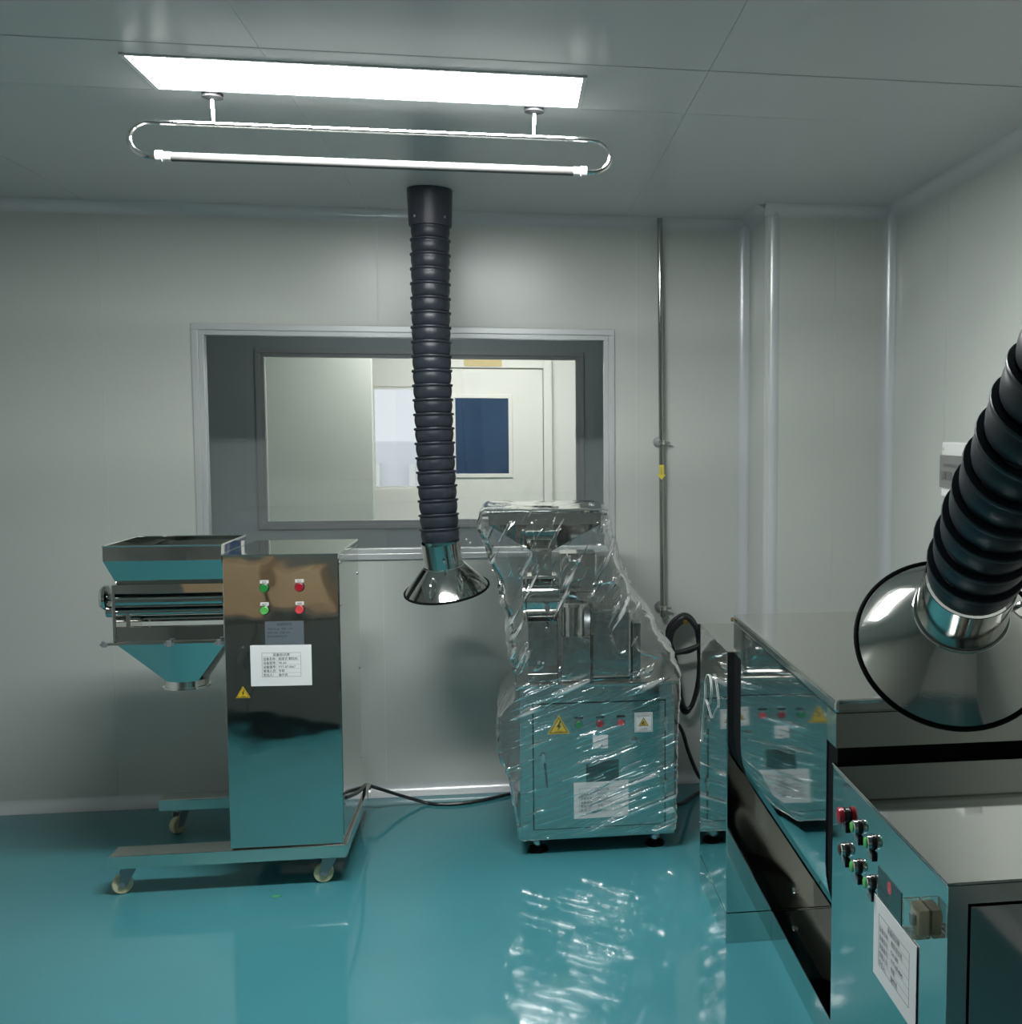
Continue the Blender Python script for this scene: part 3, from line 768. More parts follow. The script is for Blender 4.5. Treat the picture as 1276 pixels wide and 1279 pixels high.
m = MB(); m.loft([rect_ring(-1.432, -1.055, cy0, cy1, 0.9295, nseg), circ_ring(cxs_, 4.38, cyr, 0.775, nseg)], False, False)
build('discharge_cone', m, 'steel_flat', G, angle=30)
m = MB(); m.loft([circ_ring(cxs_, 4.38, cyr, 0.775, nseg), circ_ring(cxs_, 4.38, cyr, 0.752, nseg), circ_ring(cxs_, 4.38, cyr + 0.006, 0.751, nseg), circ_ring(cxs_, 4.38, cyr + 0.006, 0.744, nseg),
                   circ_ring(cxs_, 4.38, cyr - 0.004, 0.744, nseg), circ_ring(cxs_, 4.38, cyr - 0.004, 0.775, nseg)], False, False)
build('spout', m, 'steel_satin', G)
# push buttons: bezel > cap, label tag
def pushbutton(parent, c, n, up, capmat, r=0.0125, tagmat='cap_white', cap_len=0.014, blabel=None, tag_w=0.026, tag_h=0.009, tag_off=0.021, text=None):
    c, n, up = Vector(c), Vector(n), Vector(up); right = up.cross(n)
    b = build('push_button', MB().lathe([(r * 1.18, 0.0004), (r * 1.18, 0.004), (r * 1.02, 0.006)], c, n, 22), 'bezel_black', parent, label=blabel)
    build('button_cap', MB().lathe([(r, 0.0062), (r, cap_len - 0.002), (r * 0.86, cap_len), (r * 0.80, cap_len - 0.0015)], c, n, 22), capmat, b)
    if tag_w:
        m = MB(); plane_box(m, c + up * tag_off, right, up, -tag_w / 2, tag_w / 2, -tag_h / 2, tag_h / 2, 0.0004, 0.003)
        tg = build('name_tag', m, tagmat, b, smooth=False)
        if text:
            build('tag_text', text_mb(text, tag_h * 0.75, c + up * (tag_off - tag_h * 0.3), right, up, 0.0034, 'CENTER'), 'ink', b, smooth=False, flip=False)
    return b
for x_, z_, cm, bl_, tx in ((-0.907, 1.134, 'button_green', 'dark green push button', '启动'), (-0.783, 1.135, 'button_red', 'dark red push button', '停止'),
                        (-0.908, 1.052, 'button_green_light', 'bright green indicator', '运行'), (-0.784, 1.052, 'button_red_light', 'bright red indicator', '电源')):
    pushbutton(G, (x_, gy0, z_), (0, -1, 0), (0, 0, 1), cm, r=0.0150, blabel=bl_, tag_w=0.030, tag_h=0.0115, tag_off=0.0225, text=tx)
# nameplate
np_ = build('nameplate', MB().box(-0.909, -0.772, gy0 - 0.0012, gy0 - 0.0002, 0.915, 1.009), 'plate_grey', G, smooth=False, label='blue grey metal nameplate')
mb = text_mb('摇摆颗粒机', 0.011, (-0.84, gy0 - 0.0012, 0.994), (1, 0, 0), (0, 0, 1), 0.0004, 'CENTER')
for k, s_ in enumerate(('型号 YK-60   功率 1.1kW', '编号 0706   日期 2020', '制药机械有限公司')):
    m2 = text_mb(s_, 0.0085, (-0.900, gy0 - 0.0012, 0.978 - k * 0.014), (1, 0, 0), (0, 0, 1), 0.0004); mb.add(m2.v, m2.f)
build('plate_text', mb, 'ink', np_, smooth=False, flip=False)
notice(G, (-0.9625, gy0 - 0.0002 - 0.0014, 0.770), (1, 0, -0.012), (0, 0, 1), 0.216, 0.152,
       [('设备标识牌', ''), ('设备名称：', '摇摆式 颗粒机'), ('设备型号：', 'YK-60'), ('设备编号：', 'YYT-07-0067'), ('管理人员：', '专职'), ('责任人：', '操作员')],
       (0.040, 0.178, 0.034, 0.124), 'white identification sheet with printed rows')
warning_sign(G, (-0.992, gy0 - 0.0003, 0.742), (1, 0, 0), (0, 0, 1), 0.050, 'small yellow electrical warning triangle')

# ================================================================== CRUSHER
C = thing('crusher', (0.325, 4.65, 0), 'stainless crusher cabinet wrapped in clear film below the window corner', 'machine')
kx0, kx1, ky0, ky1 = 0.014, 0.638, 4.395, 4.945
build('cabinet', MB().box(kx0, kx1, ky0, ky1, 0.064, 0.6885), 'steel_flat', C, smooth=False, bevel=0.003)
build('top_plate', MB().box(0.004, 0.660, ky0 - 0.012, ky1 + 0.012, 0.689, 0.702), 'steel_satin', C, smooth=False, bevel=0.003)
door = build('door', MB().box(0.069, 0.597, ky0 - 0.006, ky0 - 0.001, 0.111, 0.620), 'steel_flat', C, smooth=False, bevel=0.001, label='polished steel cabinet door')
m = MB(); g_ = 0.004
for a in ((0.065, 0.601, 0.107, 0.111), (0.065, 0.601, 0.620, 0.624), (0.065, 0.069, 0.111, 0.620), (0.597, 0.601, 0.111, 0.620)):
    m.box(a[0], a[1], ky0 - 0.0022, ky0 - 0.0002, a[2], a[3])
build('door_gap', m, 'black_rubber', C, smooth=False)
for z_ in (0.527, 0.265):
    h_ = build('hinge', MB().cyl((0.601, ky0 - 0.010, z_ - 0.028), (0.601, ky0 - 0.010, z_ + 0.028), 0.005, n=12), 'steel_satin', door)
    build('hinge_screw', MB().lathe([(0.008, 0), (0.008, 0.002), (0.004, 0.005)], (0.601, ky0 - 0.0145, z_ + 0.004), (0, -1, 0), 12), 'chrome', door)
lk = build('door_lock', MB().lathe([(0.012, 0), (0.012, 0.004), (0.008, 0.008)], (0.106, ky0 - 0.006, 0.412), (0, -1, 0), 16).box(0.100, 0.112, ky0 - 0.016, ky0 - 0.010, 0.385, 0.424), 'chrome', door)
m = MB(); kx = 0.112
m.add([(kx - 0.004, ky0 - 0.016, 0.385), (kx + 0.005, ky0 - 0.016, 0.385), (kx + 0.014, ky0 - 0.016, 0.285), (kx + 0.006, ky0 - 0.016, 0.285),
       (kx - 0.004, ky0 - 0.012, 0.385), (kx + 0.005, ky0 - 0.012, 0.385), (kx + 0.014, ky0 - 0.012, 0.285), (kx + 0.006, ky0 - 0.012, 0.285)],
      [(0, 1, 2, 3), (7, 6, 5, 4), (0, 4, 5, 1), (1, 5, 6, 2), (2, 6, 7, 3), (3, 7, 4, 0)])
build('lock_lever', m, 'lever_steel', door, smooth=False)
build('side_lock', MB().lathe([(0.012, 0), (0.012, 0.004), (0.006, 0.006)], (0.475, ky0 - 0.006, 0.462), (0, -1, 0), 16).box(0.475, 0.505, ky0 - 0.011, ky0 - 0.007, 0.456, 0.468), 'steel_satin', door)
for x_, y_ in ((0.085, 4.46), (0.565, 4.46), (0.085, 4.88), (0.565, 4.88)):
    ft = build('levelling_foot', MB().cyl((x_, y_, 0.016), (x_, y_, 0.0638), 0.011, n=12), 'chrome', C)
    build('foot_pad', MB().lathe([(0.040, 0.0), (0.042, 0.004), (0.036, 0.014), (0.014, 0.018)], (x_, y_, 0.0), (0, 0, 1), 24), 'black_rubber', ft)
    build('foot_nut', MB().cyl((x_, y_, 0.030), (x_, y_, 0.042), 0.020, n=6), 'chrome', ft, smooth=False)
for x_, cm, bl_ in ((0.249, 'button_green', 'green push button'), (0.334, 'button_red', 'red push button'), (0.418, 'button_red_light', 'bright red indicator')):
    pushbutton(C, (x_, ky0 - 0.006, 0.536), (0, -1, 0), (0, 0, 1), cm, r=0.0135, tagmat='bezel_black', cap_len=0.012, blabel=bl_, tag_w=0.034, tag_h=0.009, tag_off=0.026)
warning_sign(C, (0.169, ky0 - 0.0062, 0.525), (1, 0, 0), (0, 0, 1), 0.088, 'yellow electrical warning triangle')
wl = build('warning_label', MB().box(0.474, 0.547, ky0 - 0.0075, ky0 - 0.0062, 0.494, 0.574), 'paper', C, smooth=False, label='white square hand-crush warning label')
m = MB()
for a in ((0.478, 0.543, 0.498, 0.499), (0.478, 0.543, 0.569, 0.570), (0.478, 0.479, 0.499, 0.569), (0.542, 0.543, 0.499, 0.569)): m.box(a[0], a[1], ky0 - 0.0082, ky0 - 0.0075, a[2], a[3])
build('label_border', m, 'ink', wl, smooth=False)
c_ = Vector((0.5105, ky0 - 0.0077, 0.531))
def tri_(k): return [c_ + Vector((math.cos(a), 0, math.sin(a))) * (0.024 * k) for a in (math.radians(90), math.radians(210), math.radians(330))]
m = MB(); m.add(tri_(1.0), [(0, 1, 2)]); build('triangle_border', m, 'sign_black', wl, smooth=False)
m = MB(); m.add([p + Vector((0, -0.0003, 0)) for p in tri_(0.82)], [(0, 1, 2)]); build('triangle', m, 'sign_yellow', wl, smooth=False)
m = MB(); m.add([c_ + Vector((x, -0.0006, z)) for x, z in ((-0.010, -0.004), (-0.002, 0.008), (0.003, 0.006), (-0.001, -0.001), (0.008, -0.006), (0.004, -0.008), (-0.004, -0.004), (-0.008, -0.008))], [tuple(range(8))])
build('hand_mark', m, 'sign_black', wl, smooth=False)
mb = text_mb('当心机械伤人', 0.0092, (0.5105, ky0 - 0.0076, 0.558), (1, 0, 0), (0, 0, 1), 0.0004, 'CENTER')
m2 = text_mb('小心伤手', 0.0085, (0.5105, ky0 - 0.0076, 0.503), (1, 0, 0), (0, 0, 1), 0.0004, 'CENTER'); mb.add(m2.v, m2.f)
build('label_text', mb, 'ink', wl, smooth=False, flip=False)
sl = build('small_label', MB().box(0.305, 0.366, ky0 - 0.0072, ky0 - 0.0062, 0.434, 0.488), 'paper', C, smooth=False, label='small white label')
build('label_dot', MB().cyl((0.340, ky0 - 0.0072, 0.446), (0.340, ky0 - 0.0078, 0.446), 0.004, n=10), 'ink', sl)
cp = build('nameplate', MB().box(0.277, 0.410, ky0 - 0.0075, ky0 - 0.0062, 0.290, 0.386), 'plate_teal', C, smooth=False, label='dark teal metal nameplate')
mb = text_mb('万能粉碎机', 0.011, (0.3435, ky0 - 0.0075, 0.370), (1, 0, 0), (0, 0, 1), 0.0004, 'CENTER')
for k, s_ in enumerate(('型号 WF-20B', '功率 4kW', '编号 0051', '制药机械')):
    m2 = text_mb(s_, 0.010, (0.290, ky0 - 0.0075, 0.352 - k * 0.015), (1, 0, 0), (0, 0, 1), 0.0004); mb.add(m2.v, m2.f)
build('plate_text', mb, 'ink', cp, smooth=False, flip=False)
notice(C, (0.228, ky0 - 0.0076, 0.148), (1, 0, 0.012), (0, 0, 1), 0.220, 0.148,
       [('设备标识牌', ''), ('设备名称：', '粉碎机'), ('设备型号：', 'WF-20B'), ('设备编号：', 'YYT-07-0051'), ('管理人员：', '专职'), ('责 任 人：', '操作员')],
       (0.022, 0.195, 0.026, 0.124), 'white identification sheet with printed rows')
# feed tray, chute, grinding head
tz = 1.384
m = MB(); w_ = 0.003; tx0, tx1, ty0, ty1 = -0.125, 0.368, 4.405, 4.920
m.loft([rect(0.070, 0.152, 4.58, 4.66, 1.115), rect(0.070, 0.152, 4.58, 4.66, 1.215), rect(-0.10, 0.345, 4.43, 4.90, 1.338), rect(-0.10, 0.345, 4.43, 4.90, 1.372), rect(tx0, tx1, ty0, ty1, 1.374), rect(tx0, tx1, ty0, ty1, tz),
        rect(-0.097, 0.342, 4.433, 4.897, tz), rect(-0.097, 0.342, 4.433, 4.897, 1.341), rect(0.073, 0.149, 4.583, 4.657, 1.217), rect(0.073, 0.149, 4.583, 4.657, 1.115)], False, False)
build('feed_tray', m, 'steel_flat', C, smooth=False, label='wide shallow feed tray with chute')
build('chute_flange', MB().box(0.050, 0.172, 4.56, 4.68, 1.103, 1.1145), 'steel_satin', C, smooth=False, bevel=0.001)
build('grinding_chamber', MB().lathe([(0.06, 0), (0.088, 0.003), (0.088, 0.135), (0.06, 0.138)], (0.045, 4.64, 1.012), (1, 0, 0), 40), 'steel_mirror', C)
build('chamber_door', MB().lathe([(0.094, 0), (0.094, 0.010), (0.070, 0.018), (0.02, 0.020)], (0.044, 4.64, 1.012), (-1, 0, 0), 36), 'steel_satin', C)
build('chamber_support', MB().box(0.05, 0.175, 4.57, 4.71, 0.7025, 0.925), 'steel_mirror', C, smooth=False, bevel=0.003)
build('discharge_tube', MB().cyl((0.232, 4.47, 0.885), (0.232, 4.47, 1.005), 0.046, n=28), 'steel_mirror', C)
build('discharge_flange', MB().lathe([(0.062, 0), (0.062, 0.012), (0.03, 0.020)], (0.232, 4.47, 1.005), (0, 0, 1), 28), 'steel_satin', C)
build('discharge_box', MB().box(0.186, 0.300, 4.43, 4.54, 0.7025, 0.884), 'steel_flat', C, smooth=False, bevel=0.003)
build('belt_guard', MB().box(0.302, 0.470, 4.46, 4.68, 0.7025, 0.985), 'steel_flat', C, smooth=False, bevel=0.012)
build('guard_panel', MB().box(0.474, 0.510, 4.46, 4.72, 0.7025, 0.930), 'steel_satin', C, smooth=False, bevel=0.004)
build('bag_frame', MB().box(0.190, 0.345, 4.70, 4.86, 1.020, 1.190), 'steel_mirror', C, smooth=False, bevel=0.006)
build('motor', MB().lathe([(0.02, 0), (0.085, 0.004), (0.085, 0.20), (0.06, 0.22)], (0.26, 4.80, 0.86), (1, 0, 0), 32), 'zinc', C)
build('motor_foot', MB().box(0.30, 0.46, 4.74, 4.86, 0.7025, 0.776), 'zinc', C, smooth=False)
build('upright', MB().box(0.225, 0.265, 4.77, 4.80, 0.946, 1.019), 'steel_satin', C, smooth=False)
for z_ in (0.90, 0.99):
    build('clamp_knob', MB().lathe([(0.005, 0), (0.005, 0.02), (0.012, 0.022), (0.012, 0.036)], (0.150 - 0.02, 4.53, z_), (0, -1, 0), 12), 'chrome', C)

# ---- clear film draped over the crusher
KEY = [(1.402, -0.120, 0.362, 4.400, 4.925), (1.394, -0.134, 0.378, 4.392, 4.930), (1.33, -0.128, 0.374, 4.390, 4.930), (1.22, -0.085, 0.395, 4.400, 4.935),
       (1.08, -0.040, 0.450, 4.410, 4.940), (0.94, -0.015, 0.545, 4.395, 4.955), (0.80, -0.006, 0.625, 4.380, 4.962), (0.715, -0.006, 0.668, 4.372, 4.968),
       (0.66, -0.010, 0.668, 4.362, 4.968), (0.57, -0.075, 0.662, 4.364, 4.965), (0.44, -0.078, 0.656, 4.366, 4.962), (0.30, -0.030, 0.655, 4.366, 4.960), (0.085, 0.000, 0.650, 4.368, 4.958)]
def key_at(z):
    for a, b in zip(KEY[:-1], KEY[1:]):
        if a[0] >= z >= b[0]:
            t = (a[0] - z) / (a[0] - b[0]); t = t * t * (3 - 2 * t)
            return [a[i] + (b[i] - a[i]) * t for i in range(1, 5)]
    return list(KEY[-1][1:])
NA, NR = 320, 420
rings = []
for j in range(NR + 1):
    z0 = 1.402 + (0.085 - 1.402) * j / NR
    x0, x1, y0, y1 = key_at(z0); cxm, cym = (x0 + x1) / 2, (y0 + y1) / 2; hx, hy = (x1 - x0) / 2, (y1 - y0) / 2
    upper = 1.0 if z0 > 0.72 else 0.0
    ring = []
    for i in range(NA):
        a = 2 * math.pi * (i + 0.5) / NA; c_, s_ = math.cos(a), math.sin(a)
        k = 1 / max(abs(c_), abs(s_)); k *= 1 - 0.025 * max(0, k - 1) / 0.414
        ux, uy = c_ * k, s_ * k
        p = Vector((cxm + hx * ux, cym + hy * uy, z0))
        nrm = Vector((c_, s_, 0))
        if abs(c_) > abs(s_): nrm = Vector((math.copysign(1, c_), 0, 0))
        else: nrm = Vector((0, math.copysign(1, s_), 0))
        tcoord = p.x if abs(s_) > abs(c_) else p.y
        # diagonal stretch folds plus crumple
        q = Vector((tcoord * 3.0 + z0 * 1.1, s_ * 2 + 4, z0 * 34 - tcoord * 12))
        fold = 1 - abs(noise.noise(q)) * 2.2
        crum = noise.noise(Vector((p.x * 13, p.y * 13, p.z * 11)))
        big = noise.noise(Vector((p.x * 4 + 7, p.y * 4, p.z * 3.4)))
        if upper:
            q2 = Vector((tcoord * 16, s_ * 2, z0 * 4.0 + tcoord * 4))
            fold2 = 1 - abs(noise.noise(q2)) * 2.4
            amp = min(1, (1.40 - z0) / 0.08) * min(1, max(0.25, (z0 - 0.70) / 0.10))
            q3 = Vector((tcoord * 9 + z0 * 5, s_ * 2 + 9, z0 * 6 - tcoord * 7))
            ridge = max(0, 1 - abs(noise.noise(q3)) * 7) ** 2
            vd = noise.voronoi(Vector((p.x * 9 + z0 * 3, p.y * 9, z0 * 7 - p.x * 4)))[0]
            dsp = amp * (0.004 * crum + 0.006 * big + 0.004 * max(0, fold2) + 0.008 * ridge + 0.028 * vd[0])
        else:
            dsp = 0.0050 * max(0, fold) ** 3 + 0.0014 * crum
        p = p + nrm * dsp
        ring.append(p)
    rings.append(ring)
m = MB(); m.loft(rings, False, False)
# sagging top sheet
topn = len(m.v); prev = list(range(NA))
cxm, cym = 0.121, 4.662
for k in range(1, 7):
    f_ = 1 - k / 7
    ids = []
    for i in range(NA):
        p = rings[0][i]; v = Vector((cxm + (p.x - cxm) * f_, cym + (p.y - cym) * f_, 0))
        v.z = 1.402 - 0.010 * (1 - f_ * f_) + 0.006 * noise.noise(Vector((v.x * 14, v.y * 14, 2.0)))
        ids.append(len(m.v)); m.v.append(v)
    for i in range(NA):
        j = (i + 1) % NA; m.f.append((prev[i], ids[i], ids[j], prev[j]))
    prev = ids
m.f.append(tuple(prev))
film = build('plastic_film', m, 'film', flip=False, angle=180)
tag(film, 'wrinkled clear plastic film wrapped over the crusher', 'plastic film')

# ================================================================== MIXER
M_ = thing('mixer', (1.0, 2.85, 0), 'large mirror-polished stainless trough mixer in the right foreground', 'machine')
MX0, MX1 = 0.687, 1.330
# far cabinet
fc = build('far_cabinet', MB().box(MX0, MX1, 3.533, 4.060, 0.106, 0.990), 'steel_flat', M_, smooth=False, bevel=0.003)
build('plinth', MB().box(MX0 + 0.001, MX1, 3.534, 4.058, 0.0, 0.1045), 'steel_flat', fc, smooth=False, bevel=0.002)
# near cabinet with framed front door
nc = build('near_cabinet', MB().box(MX0, MX1, 1.660, 2.310, 0.0, 0.9835), 'steel_flat', M_, smooth=False, bevel=0.003)
build('top_plate', MB().box(MX0 - 0.002, MX1 + 0.002, 1.655, 2.312, 0.984, 0.989), 'steel_flat', nc, smooth=False, bevel=0.0015)
fr = MB()
fr.box(MX0, MX1, 1.655, 1.6598, 0.953, 0.9838).box(MX0, 0.721, 1.655, 1.6598, 0.0, 0.953).box(1.30, MX1, 1.655, 1.6598, 0.0, 0.953).box(0.721, 1.30, 1.655, 1.6598, 0.0, 0.06)
build('door_frame', fr, 'steel_satin', nc, smooth=False)
build('door', MB().box(0.7255, 1.2955, 1.6535, 1.6575, 0.064, 0.9485), 'steel_flat', nc, smooth=False, bevel=0.0015)
build('door_gap', MB().box(0.721, 1.30, 1.6576, 1.6597, 0.0605, 0.9525), 'black_rubber', nc, smooth=False)
# base beams
for x0, x1 in ((0.843, 1.180),):
    build('base_beam', MB().box(x0, x1, 2.3105, 3.5325, 0.0, 0.104), 'steel_flat', M_, smooth=False, bevel=0.002)
# trough: U-shaped shell
TCX, TCZ, TR = 1.004, 0.725, 0.300
def u_prof(r, top, n=28, x_off=0.0):
    pts = [(TCX - r, top)]
    for k in range(n + 1):
        a = math.pi + math.pi * k / n
        pts.append((TCX + r * math.cos(a), TCZ + r * math.sin(a)))
    pts.append((TCX + r, top)); return pts
def u_solid(y0, y1, r, top, n=28):
    m = MB(); P = u_prof(r, top, n)
    m.loft([[Vector((x, y0, z)) for x, z in P], [Vector((x, y1, z)) for x, z in P]])
    return m
tr = build('trough', u_solid(2.420, 3.390, TR, 1.088), 'steel_flat', M_, angle=25, label='U-shaped polished trough')
build('end_bracket', MB().box(TCX - TR + 0.001, TCX + TR - 0.001, 3.3905, 3.515, 0.9915, 1.088), 'steel_satin', M_, smooth=False)
build('end_seal', u_solid(3.3905, 3.532, TR - 0.006, 0.991), 'black_rubber', M_, angle=25, label='black seal between trough and far cabinet')
build('end_seal', u_solid(2.345, 2.4195, TR - 0.004, 1.0100), 'black_rubber', M_, angle=25, label='black seal between trough and near cabinet')
build('end_plate', MB().box(TCX - TR, TCX + TR, 2.346, 2.4195, 1.0105, 1.088), 'steel_satin', M_, smooth=False)
ld = build('lid', MB().box(0.700, 1.310, 2.340, 3.505, 1.0885, 1.120), 'steel_satin', M_, smooth=False, bevel=0.009, label='flat steel lid')
build('lid_latch', MB().lathe([(0.007, 0), (0.007, 0.004), (0.004, 0.007)], (0.697, 3.49, 1.104), (-1, 0, 0), 16), 'brass', ld)
build('bolt', MB().lathe([(0.010, 0), (0.010, 0.006), (0.005, 0.010)], at_y(993, 1112, 3.5328), (0, -1, 0), 12), 'chrome', M_)
# push buttons on the polished side face, pointing to -x
def big_button(y, z, cap, label, estop=False):
    c = Vector((MX0, y, z)); n = Vector((-1, 0, 0))
    if estop:
        b = build('push_button', MB().lathe([(0.016, 0.0004), (0.016, 0.004), (0.011, 0.005), (0.011, 0.008)], c, n, 24), 'bezel_black', M_, label=label)
        build('button_cap', MB().lathe([(0.011, 0.008), (0.017, 0.009), (0.018, 0.015), (0.015, 0.019), (0.007, 0.020)], c, n, 24), cap, b)
    else:
        b = build('push_button', MB().lathe([(0.0150, 0.0004), (0.0150, 0.004), (0.013, 0.005)], c, n, 24), 'bezel_black', M_, label=label)
        build('bezel', MB().lathe([(0.0138, 0.005), (0.0142, 0.006), (0.0142, 0.0125), (0.012, 0.014), (0.011, 0.013)], c, n, 24), 'chrome', b)
        build('button_cap', MB().lathe([(0.0108, 0.012), (0.0108, 0.016), (0.008, 0.0175)], c, n, 20), cap, b)
    m = MB(); plane_box(m, c, (0, -1, 0), (0, 0, 1), -0.013, 0.013, -0.034, -0.0160, 0.0004, 0.005)
    tg = build('tag_holder', m, 'bezel_black', b, smooth=False)
    m = MB(); plane_box(m, c, (0, -1, 0), (0, 0, 1), -0.012, 0.012, -0.032, -0.020, 0.0052, 0.0060)
    build('tag_plate', m, 'zinc', b, smooth=False)
big_button(2.206, 0.908, 'button_red', 'red emergency stop button', True)
big_button(2.121, 0.914, 'button_green_light', 'green push button'); big_button(2.033, 0.915, 'button_green_light', 'green push button')
big_button(2.206, 0.834, 'button_dark', 'dark push button')
big_button(2.120, 0.832, 'button_green_light', 'green push button'); big_button(2.034, 0.834, 'button_green_light', 'green push button')
# nameplate with round red mark
SO = Vector((MX0, 0, 0))
m = MB(); plane_box(m, (MX0, 1.997, 0.800), (0, -1, 0), (0, 0, 1), 0, 0.130, 0, 0.083, 0.0003, 0.0012)
mp_ = build('nameplate', m, 'plate_teal', M_, smooth=False, label='dark teal nameplate with a red round mark')
build('red_mark', MB().cyl((MX0 - 0.0012, 1.930, 0.866), (MX0 - 0.0018, 1.930, 0.866), 0.012, n=24), 'button_red_light', mp_)
mb = MB()
for k, s_ in enumerate(('槽型混合机', '型号 CH-200')):
    m2 = text_mb(s_, 0.010, (MX0 - 0.0013, 1.985, 0.842 - k * 0.016), (0, -1, 0), (0, 0, 1), 0.0004); mb.add(m2.v, m2.f)
build('plate_text', mb, 'ink', mp_, smooth=False, flip=False)
notice(M_, (MX0 - 0.0013, 2.013, 0.664), (0, -1, 0), (0, 0, 1), 0.230, 0.158,
       [('设备标识牌', ''), ('设备名称：', '槽型混合机'), ('设备型号：', 'CH-200'), ('设备编号：', 'YYT-07-0041'), ('管理人员：', '专职'), ('责任人：', '操作员')],
       (0.030, 0.196, 0.030, 0.130), 'white identification sheet with printed rows')
# clear switch cover
sb = build('switch_cover', MB().box(MX0 - 0.033, MX0 - 0.0008, 1.722, 1.778, 0.864, 0.916), 'clear_plastic', M_, smooth=False, bevel=0.003, label='clear plastic switch cover')
build('switch_body', MB().box(MX0 - 0.020, MX0 - 0.0010, 1.728, 1.772, 0.868, 0.912), 'beige', sb, smooth=False, bevel=0.002)
build('switch_lever', MB().box(MX0 - 0.028, MX0 - 0.0202, 1.742, 1.757, 0.880, 0.900), 'cap_white', sb, smooth=False, bevel=0.002)

# ================================================================== things left of the frame, mirrored in the granulator's front
mat('cabinet_grey', (0.10, 0.105, 0.10), rough=0.35, metal=0.3, var=0.1)
mat('cardboard', (0.36, 0.25, 0.15), rough=0.8, var=0.08, vscale=12)
mat('tape', (0.50, 0.38, 0.20), rough=0.35, var=0.05)
K = thing('low_cabinet', (-1.42, 1.45, 0), 'dark grey low cabinet at the left, outside the view', 'cabinet')
build('body', MB().box(-1.92, -1.00, 1.02, 1.97, 0.08, 0.66), 'cabinet_grey', K, smooth=False, bevel=0.004)
build('plinth', MB().box(-1.90, -1.02, 1.06, 1.93, 0.0, 0.079), 'bezel_black', K, smooth=False)
build('top', MB().box(-1.93, -0.99, 1.01, 1.99, 0.6605, 0.685), 'cabinet_grey', K, smooth=False, bevel=0.003)
for x0 in (-1.915, -1.455):
    d_ = build('door', MB().box(x0, x0 + 0.45, 1.971, 1.985, 0.09, 0.65), 'cabinet_grey', K, smooth=False, bevel=0.003)
    hx_ = x0 + (0.41 if x0 < -1.6 else 0.04)
    build('handle', MB().tube(spline([(hx_, 1.985, 0.50), (hx_, 2.012, 0.49), (hx_, 2.012, 0.41), (hx_, 1.985, 0.40)], 5), 0.005, 8), 'chrome', d_)
for i_, (x0, x1, y0, y1, h_, lb) in enumerate(((-1.88, -1.42, 1.45, 1.90, 0.24, 'larger brown carton on the low cabinet'), (-1.38, -1.06, 1.50, 1.88, 0.20, 'smaller brown carton on the low cabinet'))):
    c_ = thing('carton', ((x0 + x1) / 2, (y0 + y1) / 2, 0.6855), lb, 'box')
    build('box', MB().box(x0, x1, y0, y1, 0.6855, 0.6855 + h_), 'cardboard', c_, smooth=False, bevel=0.004)
    build('tape', MB().box((x0 + x1) / 2 - 0.03, (x0 + x1) / 2 + 0.03, y0, y1 + 0.001, 0.6855 + h_, 0.6865 + h_), 'tape', c_, smooth=False)

# ================================================================== CABLES AND SMALL THINGS
def cable(name, pts, r, label, material='cable_black', cat='cable'):
    o = build(name, MB().tube(spline(pts, 10), r, 8), material)
    return tag(o, label, cat)
pA = Vector((gx1 + 0.004, 4.70, 0.135)); 
cable('power_cable', [at_x(432, 996, -0.630), at_x(440, 993, -0.622), at_x(449, 988, -0.622), at_y(457, 980.5, 4.99), at_y(470, 984, 5.00), at_y(500, 993.5, 5.06), at_z(530, 1002, 0.012), at_z(548, 1004.5, 0.008),
                      at_z(575, 1003.5, 0.008), at_z(605, 999, 0.008), at_z(642, 991, 0.008), (0.10, 5.12, 0.008), (0.22, 5.06, 0.008)], 0.0075, 'black power cable trailing along floor from granulator towards crusher')
# coiled cable on a wall hook
HY = 5.185
hk = tag(build('wall_hook', MB().cyl((0.800, YB - 0.001, 0.803), (0.800, HY - 0.03, 0.803), 0.006, n=10).lathe([(0.010, 0), (0.012, 0.006), (0.010, 0.012)], (0.800, HY - 0.03, 0.803), (0, -1, 0), 12), 'brass'), 'small brass hook on the back wall holding the coiled cable', 'hook')
cp_ = []
for k in range(4):
    j = lambda s: random.uniform(-s, s)
    y_ = HY - 0.018 + k * 0.011
    L_ = [(0.700, 0.645), (0.720, 0.52), (0.795, 0.385), (0.822, 0.40)][k]
    cp_ += [Vector((0.778, y_, 0.818 + 0.004 * k)), Vector((0.718 - 0.006 * k, y_, 0.755)), Vector((0.708 + 0.03 * (k > 1), y_, 0.66 - 0.06 * (k > 1))),
            Vector((0.735 + 0.035 * (k > 0), y_ , (0.655, 0.655, 0.40, 0.375)[k])), Vector((0.815, y_, (0.675, 0.665, 0.39, 0.385)[k])),
            Vector((0.850 + 0.012 * (k % 2), y_, 0.55 if k > 1 else 0.70)), Vector((0.838 + 0.008 * (k % 2), y_, 0.76))]
cp_ += [Vector((0.862, HY - 0.03, 0.765))]
cp_ = [p + Vector((0.022, 0, 0)) for p in cp_]
cable('coiled_cable', cp_, 0.0115, 'black cable coiled on the wall hook behind the crusher')
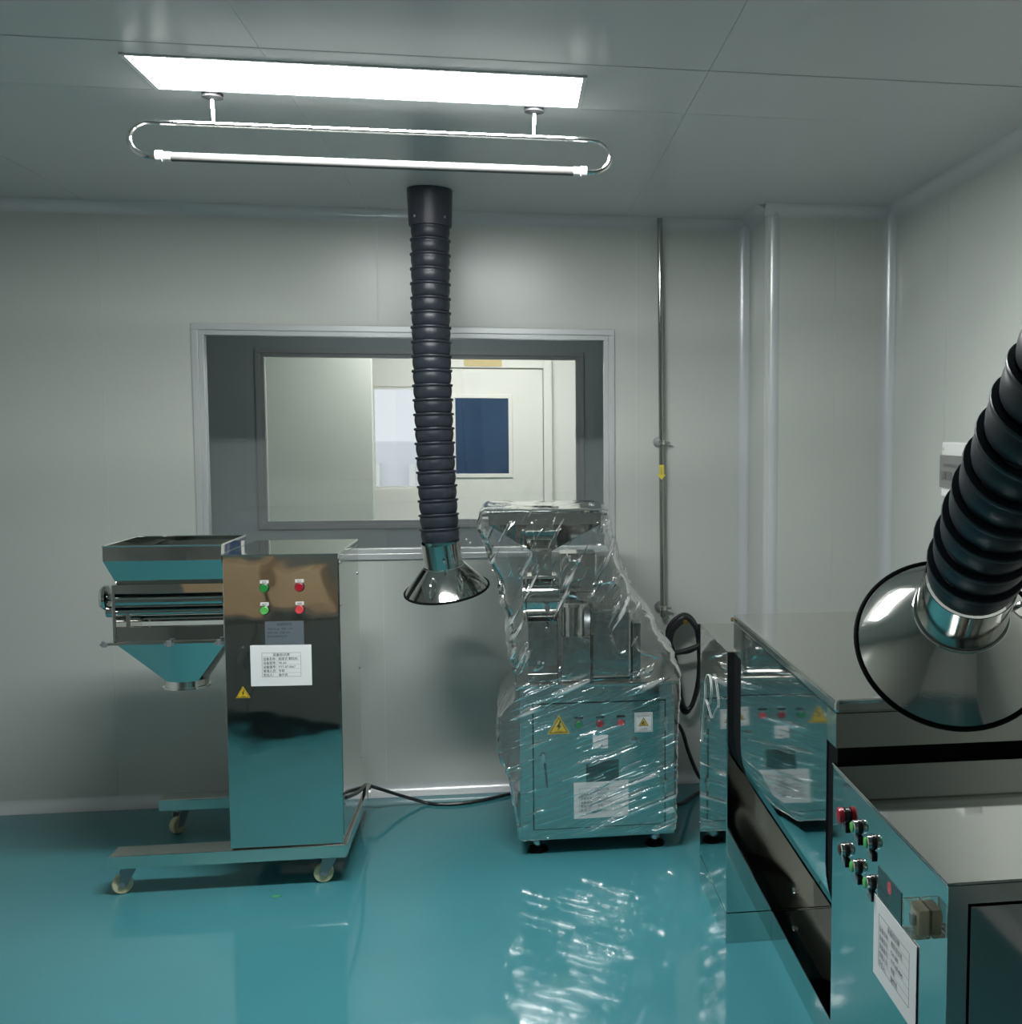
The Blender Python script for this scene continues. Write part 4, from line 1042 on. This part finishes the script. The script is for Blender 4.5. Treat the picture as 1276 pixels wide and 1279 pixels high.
tag(build('power_plug', MB().lathe([(0.010, 0), (0.019, 0.004), (0.021, 0.035), (0.014, 0.050)], (0.868, HY - 0.045, 0.752), (0.92, -0.2, 0.12), 14).cyl((0.917, HY - 0.058, 0.766), (0.937, HY - 0.062, 0.768), 0.004, n=8).cyl((0.915, HY - 0.055, 0.752), (0.935, HY - 0.060, 0.754), 0.004, n=8), 'cable_black'), 'black plug at the end of the coiled cable', 'plug')
cable('drop_cable', [(0.665, 5.10, 0.44), (0.700, 5.13, 0.38), at_y(850, 910, 5.18), at_y(860, 940, 5.19), at_y(873, 970, 5.19), (0.92, 5.18, 0.02), (1.0, 5.10, 0.010)], 0.009, 'thick black cable dropping to the floor behind the mixer')
cable('floor_cable', [(0.60, 5.02, 0.009), at_z(845, 1004, 0.009), at_z(858, 999, 0.009), at_z(872, 990, 0.009), (0.95, 5.12, 0.009)], 0.008, 'black cable end on the floor between crusher and mixer')
# white tie string on the far cabinet side
sx_ = MX0 - 0.0025
def S(x, y): return at_x(x, y, sx_)
tag(build('tie_string', MB().tube(spline([S(875.5, 926), S(877, 900), S(879.5, 872), S(880, 852), S(882.5, 843), S(886, 846), S(887.5, 865), S(884.5, 880), S(880.5, 874)], 8), 0.0016, 6)
          .tube(spline([S(881, 874), S(885, 888), S(888.5, 897), S(892, 889), S(895.5, 882)], 6), 0.0008, 6)
          .tube(spline([S(888, 846), S(891, 842), S(893, 850), S(896, 872), S(896.5, 884)], 6), 0.0008, 6), 'string_white'), 'white tie string hanging on the mixer end cabinet', 'string')
sk = MB(); cc = Vector((-0.877, 4.142, 0.0004))
ring = [cc + Vector((math.cos(a) * (0.012 + 0.006 * noise.noise(Vector((math.cos(a) * 2, math.sin(a) * 2, 1)))) * 1.4, math.sin(a) * (0.012 + 0.008 * noise.noise(Vector((math.cos(a) * 2, math.sin(a) * 2, 5)))), 0)) for a in [2 * math.pi * k / 18 for k in range(18)]]
sk.loft([ring, [p + Vector((0, 0, 0.0012)) for p in ring]])
tag(build('paint_speck', sk, 'speck_green', smooth=False), 'tiny green speck on the floor before the granulator', 'speck')
